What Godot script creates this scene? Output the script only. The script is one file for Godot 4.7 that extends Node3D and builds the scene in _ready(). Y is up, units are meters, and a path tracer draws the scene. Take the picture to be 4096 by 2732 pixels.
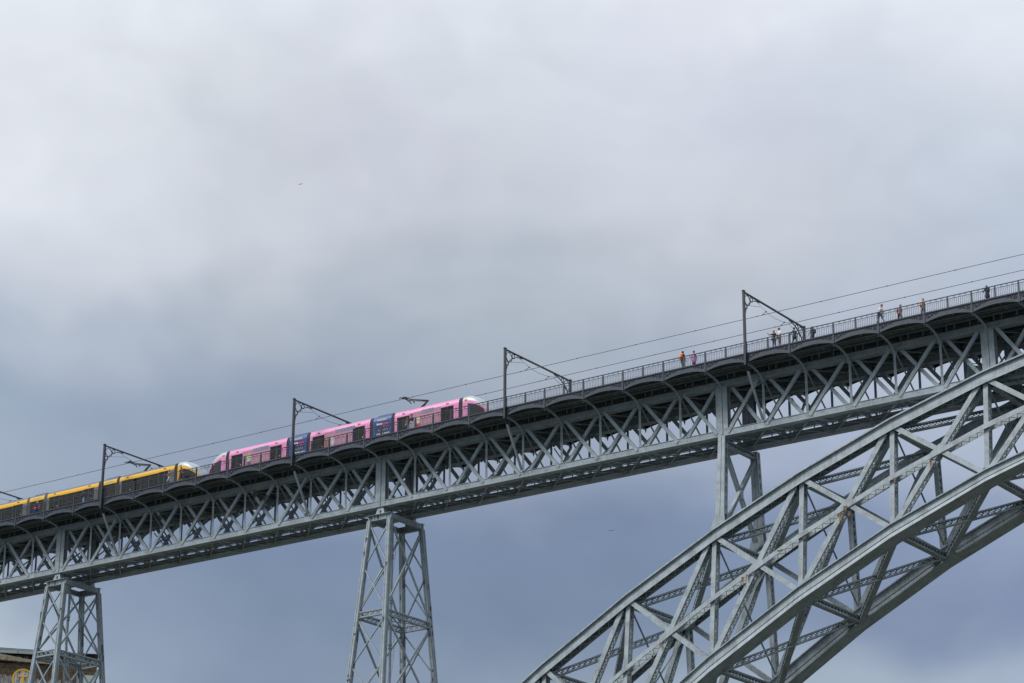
extends Node3D
# Iron arch bridge with two coupled trams on its upper deck, seen from the quay far below.
# x runs along the bridge, y up, z towards the quay; the bottom of the deck's edge plate is y = 0.

const S := 4.25            # one bay of the deck
const W := 10.52           # edge plate to edge plate
const DECK := 0.84
const I0 := -20
const I1 := 17
const PIERS := [-14, -4, 5, 11]
var bay_off := {-5: 0.19, -4: 0.3, -3: 0.12, 5: 0.09, 11: 0.07, -14: -0.05, -12: -0.1, -10: -0.1, 0: -0.06}
var M := {}
var rng := RandomNumberGenerator.new()

class MB:
	var v := PackedVector3Array()
	var n := PackedVector3Array()
	var uv := PackedVector2Array()
	var c := PackedColorArray()
	var col := Color.WHITE
	var use_col := false
	func tri(a: Vector3, b: Vector3, d: Vector3) -> void:      # counter-clockwise seen from outside
		var m := (b - a).cross(d - a).normalized()
		v.push_back(a); v.push_back(d); v.push_back(b)
		for i in 3:
			n.push_back(m)
			if use_col: c.push_back(col)
	func quad(a: Vector3, b: Vector3, d: Vector3, e: Vector3) -> void:
		var m := (d - a).cross(e - b).normalized()
		v.push_back(a); v.push_back(d); v.push_back(b)
		v.push_back(a); v.push_back(e); v.push_back(d)
		for i in 6:
			n.push_back(m)
			if use_col: c.push_back(col)
	func quad_n(a: Vector3, b: Vector3, d: Vector3, e: Vector3, na: Vector3, nb: Vector3, nd: Vector3, ne: Vector3) -> void:
		v.push_back(a); v.push_back(d); v.push_back(b)
		v.push_back(a); v.push_back(e); v.push_back(d)
		n.push_back(na); n.push_back(nd); n.push_back(nb)
		n.push_back(na); n.push_back(ne); n.push_back(nd)
		if use_col:
			for i in 6: c.push_back(col)
	func boxv(o: Vector3, x: Vector3, y: Vector3, z: Vector3) -> void:   # centre and half axes, right-handed
		var p := [o - x - y - z, o + x - y - z, o + x + y - z, o - x + y - z, o - x - y + z, o + x - y + z, o + x + y + z, o - x + y + z]
		quad(p[4], p[5], p[6], p[7]); quad(p[1], p[0], p[3], p[2]); quad(p[5], p[1], p[2], p[6])
		quad(p[0], p[4], p[7], p[3]); quad(p[7], p[6], p[2], p[3]); quad(p[0], p[1], p[5], p[4])
	func box(a: Vector3, b: Vector3) -> void:                  # two corners
		boxv((a + b) / 2.0, Vector3(absf(b.x - a.x) / 2, 0, 0), Vector3(0, absf(b.y - a.y) / 2, 0), Vector3(0, 0, absf(b.z - a.z) / 2))
	func beam(p: Vector3, q: Vector3, up: Vector3, w: float, h: float) -> void:  # w across, h along up
		var d := (q - p).normalized()
		var s := d.cross(up).normalized()
		var u := s.cross(d)
		boxv((p + q) / 2.0, d * p.distance_to(q) / 2.0, u * h / 2.0, s * w / 2.0)
	func prism(poly: Array, e: Vector3) -> void:               # convex face seen counter-clockwise from outside, pushed back by e
		var k := poly.size()
		for i in range(1, k - 1):
			tri(poly[0], poly[i], poly[i + 1])
			tri(poly[0] + e, poly[i + 1] + e, poly[i] + e)
		for i in k:
			var a: Vector3 = poly[i]
			var b: Vector3 = poly[(i + 1) % k]
			quad(a + e, b + e, b, a)
	func tube(path: Array, r: float, sides: int = 5, r1: float = -1.0) -> void:
		var k := path.size()
		var rings := []
		var t0: Vector3 = (path[1] - path[0]).normalized()
		var u := t0.cross(Vector3(0.31, 0.87, 0.38)).normalized()
		for i in k:
			var t: Vector3 = ((path[mini(i + 1, k - 1)] as Vector3) - (path[maxi(i - 1, 0)] as Vector3)).normalized()
			u = (u - t * u.dot(t)).normalized()
			var w := t.cross(u)
			var rr := r if r1 < 0.0 else lerpf(r, r1, float(i) / (k - 1))
			var ring := []
			for j in sides:
				var a := TAU * j / sides
				ring.append([path[i] + (u * cos(a) + w * sin(a)) * rr, u * cos(a) + w * sin(a)])
			rings.append(ring)
		for i in k - 1:
			for j in sides:
				var j2 := (j + 1) % sides
				quad_n(rings[i][j][0], rings[i][j2][0], rings[i + 1][j2][0], rings[i + 1][j][0], rings[i][j][1], rings[i][j2][1], rings[i + 1][j2][1], rings[i + 1][j][1])
		for j in range(1, sides - 1):
			tri(rings[0][0][0], rings[0][j + 1][0], rings[0][j][0])
			tri(rings[k - 1][0][0], rings[k - 1][j][0], rings[k - 1][j + 1][0])
	func lathe(o: Vector3, prof: Array, sides: int = 8) -> void:   # (radius, height) from bottom to top
		for i in prof.size() - 1:
			for j in sides:
				var a := TAU * j / sides
				var b := TAU * (j + 1) / sides
				var p0: Vector2 = prof[i]
				var p1: Vector2 = prof[i + 1]
				var A := Vector3(cos(a), 0, -sin(a))
				var B := Vector3(cos(b), 0, -sin(b))
				quad(o + A * p0.x + Vector3(0, p0.y, 0), o + B * p0.x + Vector3(0, p0.y, 0), o + B * p1.x + Vector3(0, p1.y, 0), o + A * p1.x + Vector3(0, p1.y, 0))
	func ellipsoid(o: Vector3, r: Vector3, la: int = 6, lo: int = 8) -> void:
		for i in la:
			for j in lo:
				var q := []
				for ij in [[i, j], [i, j + 1], [i + 1, j + 1], [i + 1, j]]:
					var t: float = PI * ij[0] / la
					var f: float = TAU * ij[1] / lo
					var d := Vector3(sin(t) * cos(f), cos(t), sin(t) * sin(f))
					q.append([o + d * r, (d / r).normalized()])
				quad_n(q[0][0], q[1][0], q[2][0], q[3][0], q[0][1], q[1][1], q[2][1], q[3][1])
	func lace(a0: Vector3, a1: Vector3, b0: Vector3, b1: Vector3, k: int, w: float, t: float, cross: bool) -> void:
		var nn := (a1 - a0).cross(b0 - a0).normalized()
		for i in k:
			var f := float(i) / k
			var g := float(i + 1) / k
			var m := (f + g) / 2.0
			if cross:
				beam(a0.lerp(a1, f), b0.lerp(b1, g), nn, w, t)
				beam(b0.lerp(b1, f) + nn * t * 1.1, a0.lerp(a1, g) + nn * t * 1.1, nn, w, t)
			else:
				beam(a0.lerp(a1, f), b0.lerp(b1, m), nn, w, t)
				beam(b0.lerp(b1, m) + nn * t * 1.1, a0.lerp(a1, g) + nn * t * 1.1, nn, w, t)
	func mesh(m: Material) -> ArrayMesh:
		var a := []
		a.resize(Mesh.ARRAY_MAX)
		a[Mesh.ARRAY_VERTEX] = v
		a[Mesh.ARRAY_NORMAL] = n
		if use_col: a[Mesh.ARRAY_COLOR] = c
		if uv.size() == v.size() and uv.size() > 0: a[Mesh.ARRAY_TEX_UV] = uv
		var am := ArrayMesh.new()
		am.add_surface_from_arrays(Mesh.PRIMITIVE_TRIANGLES, a)
		am.surface_set_material(0, m)
		return am

# ---------------------------------------------------------------- small helpers
func put(mb: MB, called: String, m: Material, parent: Node, label := "") -> MeshInstance3D:
	var o := MeshInstance3D.new()
	o.name = called
	o.mesh = mb.mesh(m)
	parent.add_child(o, true)
	if label: o.set_meta("label", label)
	return o

func put_mesh(me: Mesh, called: String, parent: Node, at := Vector3.ZERO) -> MeshInstance3D:
	var o := MeshInstance3D.new()
	o.name = called
	o.mesh = me
	o.position = at
	parent.add_child(o, true)
	return o

func node(called: String, parent: Node, at := Vector3.ZERO) -> Node3D:
	var o := Node3D.new()
	o.name = called
	o.position = at
	parent.add_child(o, true)
	return o

var taken := {}
func numbered(called: String) -> String:
	taken[called] = taken.get(called, -1) + 1
	return called if taken[called] == 0 else "%s_%03d" % [called, taken[called]]

func thing(called: String, label: String, category: String, group := "", at := Vector3.ZERO) -> Node3D:
	var o := node(numbered(called), self, at)
	tag(o, label, category, group)
	return o

func tag(o: Node, label: String, category: String, group := "", kind := "") -> void:
	o.set_meta("label", label)
	o.set_meta("category", category)
	if group: o.set_meta("group", group)
	if kind: o.set_meta("kind", kind)

func bx(i: int) -> float:
	return i * S + bay_off.get(i, 0.0)

func lin(r: float, g: float, b: float) -> Color:
	return Color(r, g, b).linear_to_srgb()

func mat(c: Color, rough := 0.6, metal := 0.0, tex: Texture2D = null, tile := 8.0) -> StandardMaterial3D:
	var m := StandardMaterial3D.new()
	m.albedo_color = c
	m.roughness = rough
	m.metallic = metal
	if tex:
		m.albedo_texture = tex
		m.uv1_triplanar = true
		m.uv1_world_triplanar = true
		m.uv1_scale = Vector3.ONE / tile
	return m

# a mottled paint coat: blotches, rain streaks that run down, sparse rust
func paint_texture(seed_: int, blotch: float, streak: float, rust: float, size := 256) -> ImageTexture:
	var im := Image.create(size, size, false, Image.FORMAT_RGB8)
	var a := FastNoiseLite.new(); a.seed = seed_; a.frequency = 1.0; a.fractal_octaves = 4
	var b := FastNoiseLite.new(); b.seed = seed_ + 7; b.frequency = 1.0; b.fractal_octaves = 2
	for y in size:
		for x in size:
			var fx := TAU * x / size
			var fy := TAU * y / size
			var p := Vector3(cos(fx) * 1.1, sin(fx) * 1.1, cos(fy) * 1.1)
			var q := sin(fy) * 1.1
			var na := a.get_noise_3d(p.x + q * 0.7, p.y - q * 1.3, p.z + q)
			var ns := b.get_noise_3d(cos(fx) * 6.0, sin(fx) * 6.0, cos(fy) * 0.5 + sin(fy) * 0.5)
			var g := clampf(0.9 + na * blotch + ns * streak + (hash_noise(x, y, seed_) - 0.5) * blotch * 0.9, 0.0, 1.0)
			var cc := Color(g, g, g)
			if rust != 0.0:
				var r := b.get_noise_3d(cos(fx) * 2.6 + 9.0, sin(fx) * 2.6 + q, cos(fy) * 1.2)
				var k := smoothstep(0.5 - rust, 0.62 - rust, r + na * 0.25)
				cc = cc.lerp(Color(0.66, 0.45, 0.25), k * 0.75)
			im.set_pixel(x, y, cc)
	return ImageTexture.create_from_image(im)

func hash_noise(x: int, y: int, k: int) -> float:
	var h := (x * 374761393 + y * 668265263 + k * 974711) & 0x7fffffff
	h = ((h ^ (h >> 13)) * 1274126177) & 0x7fffffff
	return float((h ^ (h >> 16)) & 0xffff) / 65535.0

func make_materials() -> void:
	var t_clean := paint_texture(11, 0.16, 0.07, 0.0)
	var t_arch := paint_texture(23, 0.19, 0.10, 0.0)
	var t_dark := paint_texture(31, 0.18, 0.10, 0.0)
	var t_soff := paint_texture(41, 0.25, 0.18, 0.06)
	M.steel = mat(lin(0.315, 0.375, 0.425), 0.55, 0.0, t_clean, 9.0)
	M.arch = mat(lin(0.315, 0.375, 0.42), 0.55, 0.0, t_arch, 11.0)
	M.lace = mat(lin(0.315, 0.375, 0.42), 0.55, 0.0, t_clean, 9.0)
	M.under = mat(lin(0.17, 0.20, 0.225), 0.8, 0.0, t_dark, 7.0)  # steel grey darkened, so the shade beneath the deck is in the colour
	M.angle = mat(lin(0.10, 0.10, 0.098), 0.75, 0.0, t_soff, 5.0)
	M.edge = mat(lin(0.043, 0.058, 0.088), 0.5, 0.0, t_dark, 6.0)
	M.rail = mat(lin(0.03, 0.038, 0.055), 0.5)
	M.mast = mat(lin(0.032, 0.04, 0.052), 0.45, 0.0, t_dark, 3.0)
	M.scroll = mat(lin(0.022, 0.029, 0.043), 0.6)
	M.rust = mat(lin(0.27, 0.17, 0.09), 0.9, 0.0, t_soff, 1.5)
	M.patch = mat(lin(0.055, 0.06, 0.07), 0.65)
	M.wire = mat(lin(0.03, 0.032, 0.036), 0.5)
	M.pink = mat(lin(0.6806, 0.246, 0.4756), 0.3)
	M.film = mat(lin(0.416, 0.2, 0.288), 0.35)
	M.blue = mat(lin(0.0298, 0.0723, 0.272), 0.3)
	M.navy = mat(lin(0.022, 0.04, 0.12), 0.3)
	M.yellow = mat(lin(0.70, 0.38, 0.002), 0.35)
	M.roof = mat(lin(0.115, 0.125, 0.15), 0.4)
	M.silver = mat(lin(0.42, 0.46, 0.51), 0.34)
	M.glass = mat(lin(0.022, 0.025, 0.024), 0.12)
	M.cabin = mat(lin(0.045, 0.042, 0.032), 0.6)
	M.bellows = mat(lin(0.05, 0.05, 0.048), 0.8)
	M.greybellows = mat(lin(0.12, 0.125, 0.13), 0.8)
	M.white = mat(lin(0.78, 0.80, 0.82), 0.5)
	M.amber = mat(lin(0.75, 0.42, 0.02), 0.4)
	M.seatgold = mat(lin(0.42, 0.24, 0.05), 0.6)
	M.letter = mat(lin(0.07, 0.12, 0.22), 0.5)
	M.magenta = mat(lin(0.35, 0.03, 0.19), 0.5)
	M.dial = mat(lin(0.42, 0.42, 0.22), 0.5)
	for k in ["wire", "rail"]: M[k].vertex_color_use_as_albedo = false
	var sk := StandardMaterial3D.new()
	sk.vertex_color_use_as_albedo = true
	sk.roughness = 0.85
	M.person = sk

# ---------------------------------------------------------------- sky: one soft overcast, colours by azimuth and height
const SKY_GRID := [
	[228,236,242, 226,234,240, 222,230,237, 224,231,239, 222,230,238, 223,230,239, 224,231,240, 226,234,242, 228,236,243],
	[226,233,239, 222,229,235, 214,221,228, 212,219,228, 213,221,229, 218,225,235, 211,218,229, 209,218,229, 222,230,239],
	[222,229,235, 216,223,230, 205,212,220, 203,209,221, 206,213,222, 209,216,227, 202,209,222, 201,210,223, 208,218,229],
	[222,229,236, 217,224,232, 207,214,222, 199,206,217, 199,207,216, 205,212,222, 204,211,220, 198,207,219, 192,204,218],
	[208,216,225, 206,214,223, 202,209,218, 188,197,208, 181,192,203, 186,196,207, 190,199,210, 187,198,211, 181,195,211],
	[176,189,204, 173,185,200, 175,186,198, 166,179,193, 165,178,191, 168,180,195, 173,185,199, 178,190,206, 180,194,211],
	[155,172,190, 150,166,186, 147,162,182, 150,165,183, 157,171,188, 162,176,193, 171,184,203, 177,190,208, 178,193,210],
	[163,178,196, 152,167,188, 146,160,182, 146,161,182, 152,166,186, 156,171,190, 160,174,196, 168,182,203, 176,190,209],
	[148,164,186, 134,151,176, 124,143,170, 122,141,168, 122,140,167, 124,142,169, 130,148,176, 138,156,184, 146,162,188],
	[168,184,199, 140,158,180, 128,146,170, 124,142,167, 121,139,164, 122,140,165, 130,148,174, 132,149,176, 130,147,176],
	[192,206,215, 146,164,184, 132,150,173, 132,150,172, 138,155,175, 148,164,182, 160,176,192, 168,184,199, 164,180,199]]

func make_sky() -> ImageTexture:
	var pts := []
	for row in SKY_GRID:
		var r := []
		for k in 9:
			var q := Color8(row[k * 3], row[k * 3 + 1], row[k * 3 + 2]).srgb_to_linear()
			r.append(Vector3(q.r, q.g, q.b))
		pts.append(r)
	var nz := FastNoiseLite.new(); nz.seed = 5; nz.frequency = 1.0; nz.fractal_octaves = 5
	var nb := FastNoiseLite.new(); nb.seed = 9; nb.frequency = 1.0; nb.fractal_octaves = 4
	var top := Vector3(0.80, 0.845, 0.885)
	var low := Vector3(0.34, 0.42, 0.51)
	# the whole sky, coarse
	var w0 := 512
	var im := Image.create(w0, w0 / 2, false, Image.FORMAT_RGBF)
	for y in w0 / 2:
		for x in w0:
			var c := sky_far((x + 0.5) * TAU / w0, PI * 0.5 - PI * (y + 0.5) / (w0 / 2), nb, top, low)
			im.set_pixel(x, y, Color(c.x, c.y, c.z))
	var W0 := 2048
	im.resize(W0, W0 / 2, Image.INTERPOLATE_CUBIC)
	# the clouds over the bridge, fine; azimuth counts from -z towards +x
	var x0 := int(-74.0 / 360.0 * W0)
	var x1 := int(4.0 / 360.0 * W0)
	for y in range(int((90.0 - 44.0) / 180.0 * W0 / 2), int((90.0 + 2.0) / 180.0 * W0 / 2)):
		var el := 90.0 - 180.0 * (y + 0.5) / (W0 / 2)
		for x in range(x0, x1):
			var az := (x + 0.5) / W0 * 360.0
			var d := Vector3(sin(deg_to_rad(az)) * cos(deg_to_rad(el)), sin(deg_to_rad(el)), -cos(deg_to_rad(az)) * cos(deg_to_rad(el)))
			var wob := nz.get_noise_3d(d.x * 9.0, d.y * 14.0, d.z * 9.0)
			var wob2 := nz.get_noise_3d(d.x * 9.0 + 7.0, d.y * 14.0 + 3.0, d.z * 9.0)
			var u := (az + 35.25) / 24.6 + 0.5 + wob * 0.06
			var t := (20.31 + 7.76 - el) / 15.52 + wob2 * 0.085
			var c := grid_at(pts, clampf(u, 0, 1) * 8.0, clampf(t, 0, 1) * 10.0)
			var fine := nz.get_noise_3d(d.x * 20.0 + wob * 1.5, d.y * 34.0 + wob2 * 1.5, d.z * 20.0)
			var broad := nz.get_noise_3d(d.x * 7.0 - 4.0, d.y * 12.0 + wob, d.z * 7.0)
			var g := fine * 0.06 + broad * 0.045
			c = Vector3(c.x * (1.0 + g), c.y * (0.982 + g * 0.96), c.z * (1.0 + g * 0.88))
			var out := maxf(maxf(-u, u - 1.0) * 24.6 / 20.0, maxf(-t, t - 1.0) * 15.5 / 10.0)
			var far := clampf(out, 0.0, 1.0)
			far = far * far * (3.0 - 2.0 * far)
			var f := sky_far(deg_to_rad(az), deg_to_rad(el), nb, top, low)
			c = c.lerp(f, far)
			im.set_pixel(posmod(x, W0), y, Color(c.x, c.y, c.z))
	return ImageTexture.create_from_image(im)

func sky_far(a: float, el: float, nb: FastNoiseLite, top: Vector3, low: Vector3) -> Vector3:
	var d := Vector3(sin(a) * cos(el), sin(el), -cos(a) * cos(el))
	var t := smoothstep(0.02, 0.62, d.y)
	var v := nb.get_noise_3d(d.x * 2.6, d.y * 4.5, d.z * 2.6)
	return low.lerp(top, clampf(t + v * 0.35, 0.0, 1.0)) * (1.0 + v * 0.12)

func grid_at(p: Array, u: float, t: float) -> Vector3:
	var i := mini(int(u), 7)
	var j := mini(int(t), 9)
	var f := u - i
	var g := t - j
	f = f * f * (3.0 - 2.0 * f) * 0.5 + f * 0.5
	g = g * g * (3.0 - 2.0 * g) * 0.5 + g * 0.5
	var a: Vector3 = (p[j][i] as Vector3).lerp(p[j][i + 1], f)
	var b: Vector3 = (p[j + 1][i] as Vector3).lerp(p[j + 1][i + 1], f)
	return a.lerp(b, g)

func _ready() -> void:
	rng.seed = 4
	var cam := Camera3D.new()
	cam.name = "camera"
	add_child(cam)
	cam.position = Vector3(126.751, -73.671, 178.495)
	cam.rotation_order = EULER_ORDER_YXZ
	cam.rotation = Vector3(deg_to_rad(20.3095), deg_to_rad(35.2503), deg_to_rad(0.1756))
	cam.fov = 15.518
	cam.near = 0.5
	cam.far = 6000.0
	cam.current = true
	var env := Environment.new()
	env.background_mode = Environment.BG_SKY
	var sky := Sky.new()
	var sm := PanoramaSkyMaterial.new()
	sm.panorama = make_sky()
	sm.energy_multiplier = 1.0 / 1.9
	sky.sky_material = sm
	env.sky = sky
	env.tonemap_mode = Environment.TONE_MAPPER_LINEAR
	env.tonemap_exposure = 1.9
	env.sdfgi_enabled = true
	env.ssao_enabled = true
	env.ssil_enabled = true
	var we := WorldEnvironment.new()
	we.name = "world_environment"
	we.environment = env
	add_child(we)
	var sun := DirectionalLight3D.new()
	sun.name = "sun"
	sun.light_energy = 0.5
	sun.light_angular_distance = 20.0
	sun.light_color = Color(1.0, 0.99, 0.97)
	sun.shadow_enabled = true
	add_child(sun)
	sun.look_at_from_position(Vector3.ZERO, -Vector3(-0.36, 0.76, 0.55))
	make_materials()
	make_ground()
	make_deck()
	make_arch()
	make_column()
	make_towers()
	make_building()
	make_railing()
	make_portals()
	make_wires()
	make_trams()
	make_people()
	make_birds()
	make_nets()

# ---------------------------------------------------------------- ground
func hill(x: float, z: float) -> float:
	var s := (126.0 - x) * 0.72 + (178.0 - z) * 0.69
	return -76.5 + 66.0 * smoothstep(60.0, 380.0, s) * smoothstep(95.0, -30.0, x)

func make_ground() -> void:
	var mb := MB.new()
	var k := 40
	for i in k:
		for j in k:
			var q := []
			for ij in [[i, j], [i, j + 1], [i + 1, j + 1], [i + 1, j]]:
				var x: float = lerpf(-420.0, 160.0, float(ij[0]) / k)
				var z: float = lerpf(-320.0, 230.0, float(ij[1]) / k)
				q.append(Vector3(x, hill(x, z), z))
			mb.quad(q[0], q[1], q[2], q[3])
	var g := put(mb, "hillside", mat(lin(0.075, 0.08, 0.06), 0.95), self)
	g.set_meta("kind", "structure")
	mb = MB.new()
	mb.box(Vector3(-3000, -78.5, -3000), Vector3(3000, -78.0, 3000))
	var r := put(mb, "river", mat(lin(0.05, 0.065, 0.065), 0.25), self)
	r.set_meta("kind", "structure")

# ---------------------------------------------------------------- deck and its girders
func make_deck() -> void:
	var deck := thing("bridge_deck", "long grey iron lattice girder deck with arched edge plates carrying the trams", "bridge deck")
	var x0 := bx(I0)
	var x1 := bx(I1)
	var bl := MB.new()
	bl.box(Vector3(-0.06, 0.0, -2.55), Vector3(0.06, 0.6, -2.9))
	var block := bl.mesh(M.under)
	# floor plates, bay by bay
	for i in range(I0, I1):
		var mb := MB.new()
		mb.box(Vector3(bx(i) + 0.004, 0.70, -0.03), Vector3(bx(i + 1) - 0.004, DECK, -2.05))
		mb.box(Vector3(bx(i) + 0.004, 0.62, -2.06), Vector3(bx(i + 1) - 0.004, 0.80, -8.46))
		mb.box(Vector3(bx(i) + 0.004, 0.70, -8.47), Vector3(bx(i + 1) - 0.004, DECK, -W + 0.03))
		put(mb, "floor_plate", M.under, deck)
		# cross beam, cantilever stubs and footway rib
		mb = MB.new()
		mb.box(Vector3(bx(i) - 0.03, -0.42, -3.22), Vector3(bx(i) + 0.03, 0.60, -7.28))
		mb.box(Vector3(bx(i) - 0.16, -0.47, -3.22), Vector3(bx(i) + 0.16, -0.42, -7.28))
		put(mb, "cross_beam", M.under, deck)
		mb = MB.new()
		var xm := (bx(i) + bx(i + 1)) / 2.0
		mb.box(Vector3(xm - 0.05, 0.60, -0.06), Vector3(xm + 0.05, 0.69, -2.5))
		put(mb, "footway_rib", M.steel, deck)
		for q in [0.17, 0.34, 0.67, 0.84]: put_mesh(block, "packing_block", deck, Vector3(lerpf(bx(i), bx(i + 1), q), 0, 0))
	# stringers under the tracks and along the footways
	for z in [-1.15, -2.45, -3.6, -4.55, -5.95, -6.9, -8.1, -9.35]:
		var mb := MB.new()
		var yb := 0.12 if z < -3.0 and z > -7.5 else 0.46
		mb.box(Vector3(x0, yb, z - 0.02), Vector3(x1, 0.615, z + 0.02))
		mb.box(Vector3(x0, yb - 0.05, z - 0.13), Vector3(x1, yb, z + 0.13))
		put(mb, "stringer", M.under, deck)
	# rails of both tracks
	for z in [-2.68, -4.12, -5.95, -7.39]:
		var mb := MB.new()
		mb.box(Vector3(x0, 0.80, z - 0.035), Vector3(x1, 0.845, z + 0.035))
		put(mb, "track_rail", M.roof, deck)
	girder(deck, -2.70, 1.0)
	girder(deck, -7.32, -1.0)
	make_edges(deck)
	# bottom bracing between the girders
	for i in range(I0, I1):
		var a := bx(i)
		var b := bx(i + 1)
		for q in [[a, b], [b, a]]:
			var mb := MB.new()
			var dy := 0.0 if q[0] == a else 0.1
			mb.beam(Vector3(q[0], -5.12 - dy, -3.0), Vector3(q[1], -5.12 - dy, -7.5), Vector3.UP, 0.11, 0.08)
			put(mb, "lateral_brace", M.steel, deck)
		var mb2 := MB.new()
		mb2.beam(Vector3(a, -4.98, -3.0), Vector3(a, -4.98, -7.5), Vector3.UP, 0.16, 0.16)
		put(mb2, "bottom_strut", M.steel, deck)
		for q in [[-2.95, -7.5], [-7.5, -2.95]]:
			var mb := MB.new()
			mb.beam(Vector3(a + (0.06 if q[0] > -5 else -0.06), -0.85, q[0]), Vector3(a + (0.06 if q[0] > -5 else -0.06), -4.6, q[1]), Vector3.RIGHT, 0.13, 0.09)
			put(mb, "sway_brace", M.steel, deck)
		# top bracing under the tracks
		var mb3 := MB.new()
		mb3.beam(Vector3(a, -0.62, -3.1), Vector3(b, -0.62, -7.4), Vector3.UP, 0.12, 0.08)
		put(mb3, "top_brace", M.steel, deck)
	# service walkway, its rails and the pipes that run along the bottom of the girders
	var wk := MB.new()
	wk.box(Vector3(x0, -5.02, -5.75), Vector3(x1, -4.97, -6.75))
	wk.box(Vector3(x0, -5.12, -6.70), Vector3(x1, -5.02, -6.60))
	wk.box(Vector3(x0, -5.12, -5.90), Vector3(x1, -5.02, -5.80))
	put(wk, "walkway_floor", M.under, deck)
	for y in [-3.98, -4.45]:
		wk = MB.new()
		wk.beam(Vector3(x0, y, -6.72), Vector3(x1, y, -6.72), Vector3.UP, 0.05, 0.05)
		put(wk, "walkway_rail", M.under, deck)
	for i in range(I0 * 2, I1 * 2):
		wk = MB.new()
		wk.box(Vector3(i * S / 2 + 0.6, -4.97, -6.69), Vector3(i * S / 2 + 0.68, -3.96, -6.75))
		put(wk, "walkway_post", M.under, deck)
	for z in [[-4.0, 0.16], [-4.6, 0.11], [-5.2, 0.16]]:
		wk = MB.new()
		wk.tube([Vector3(x0, -4.80, z[0]), Vector3(x1, -4.80, z[0])], z[1], 10)
		put(wk, "service_pipe", M.under, deck)

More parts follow.
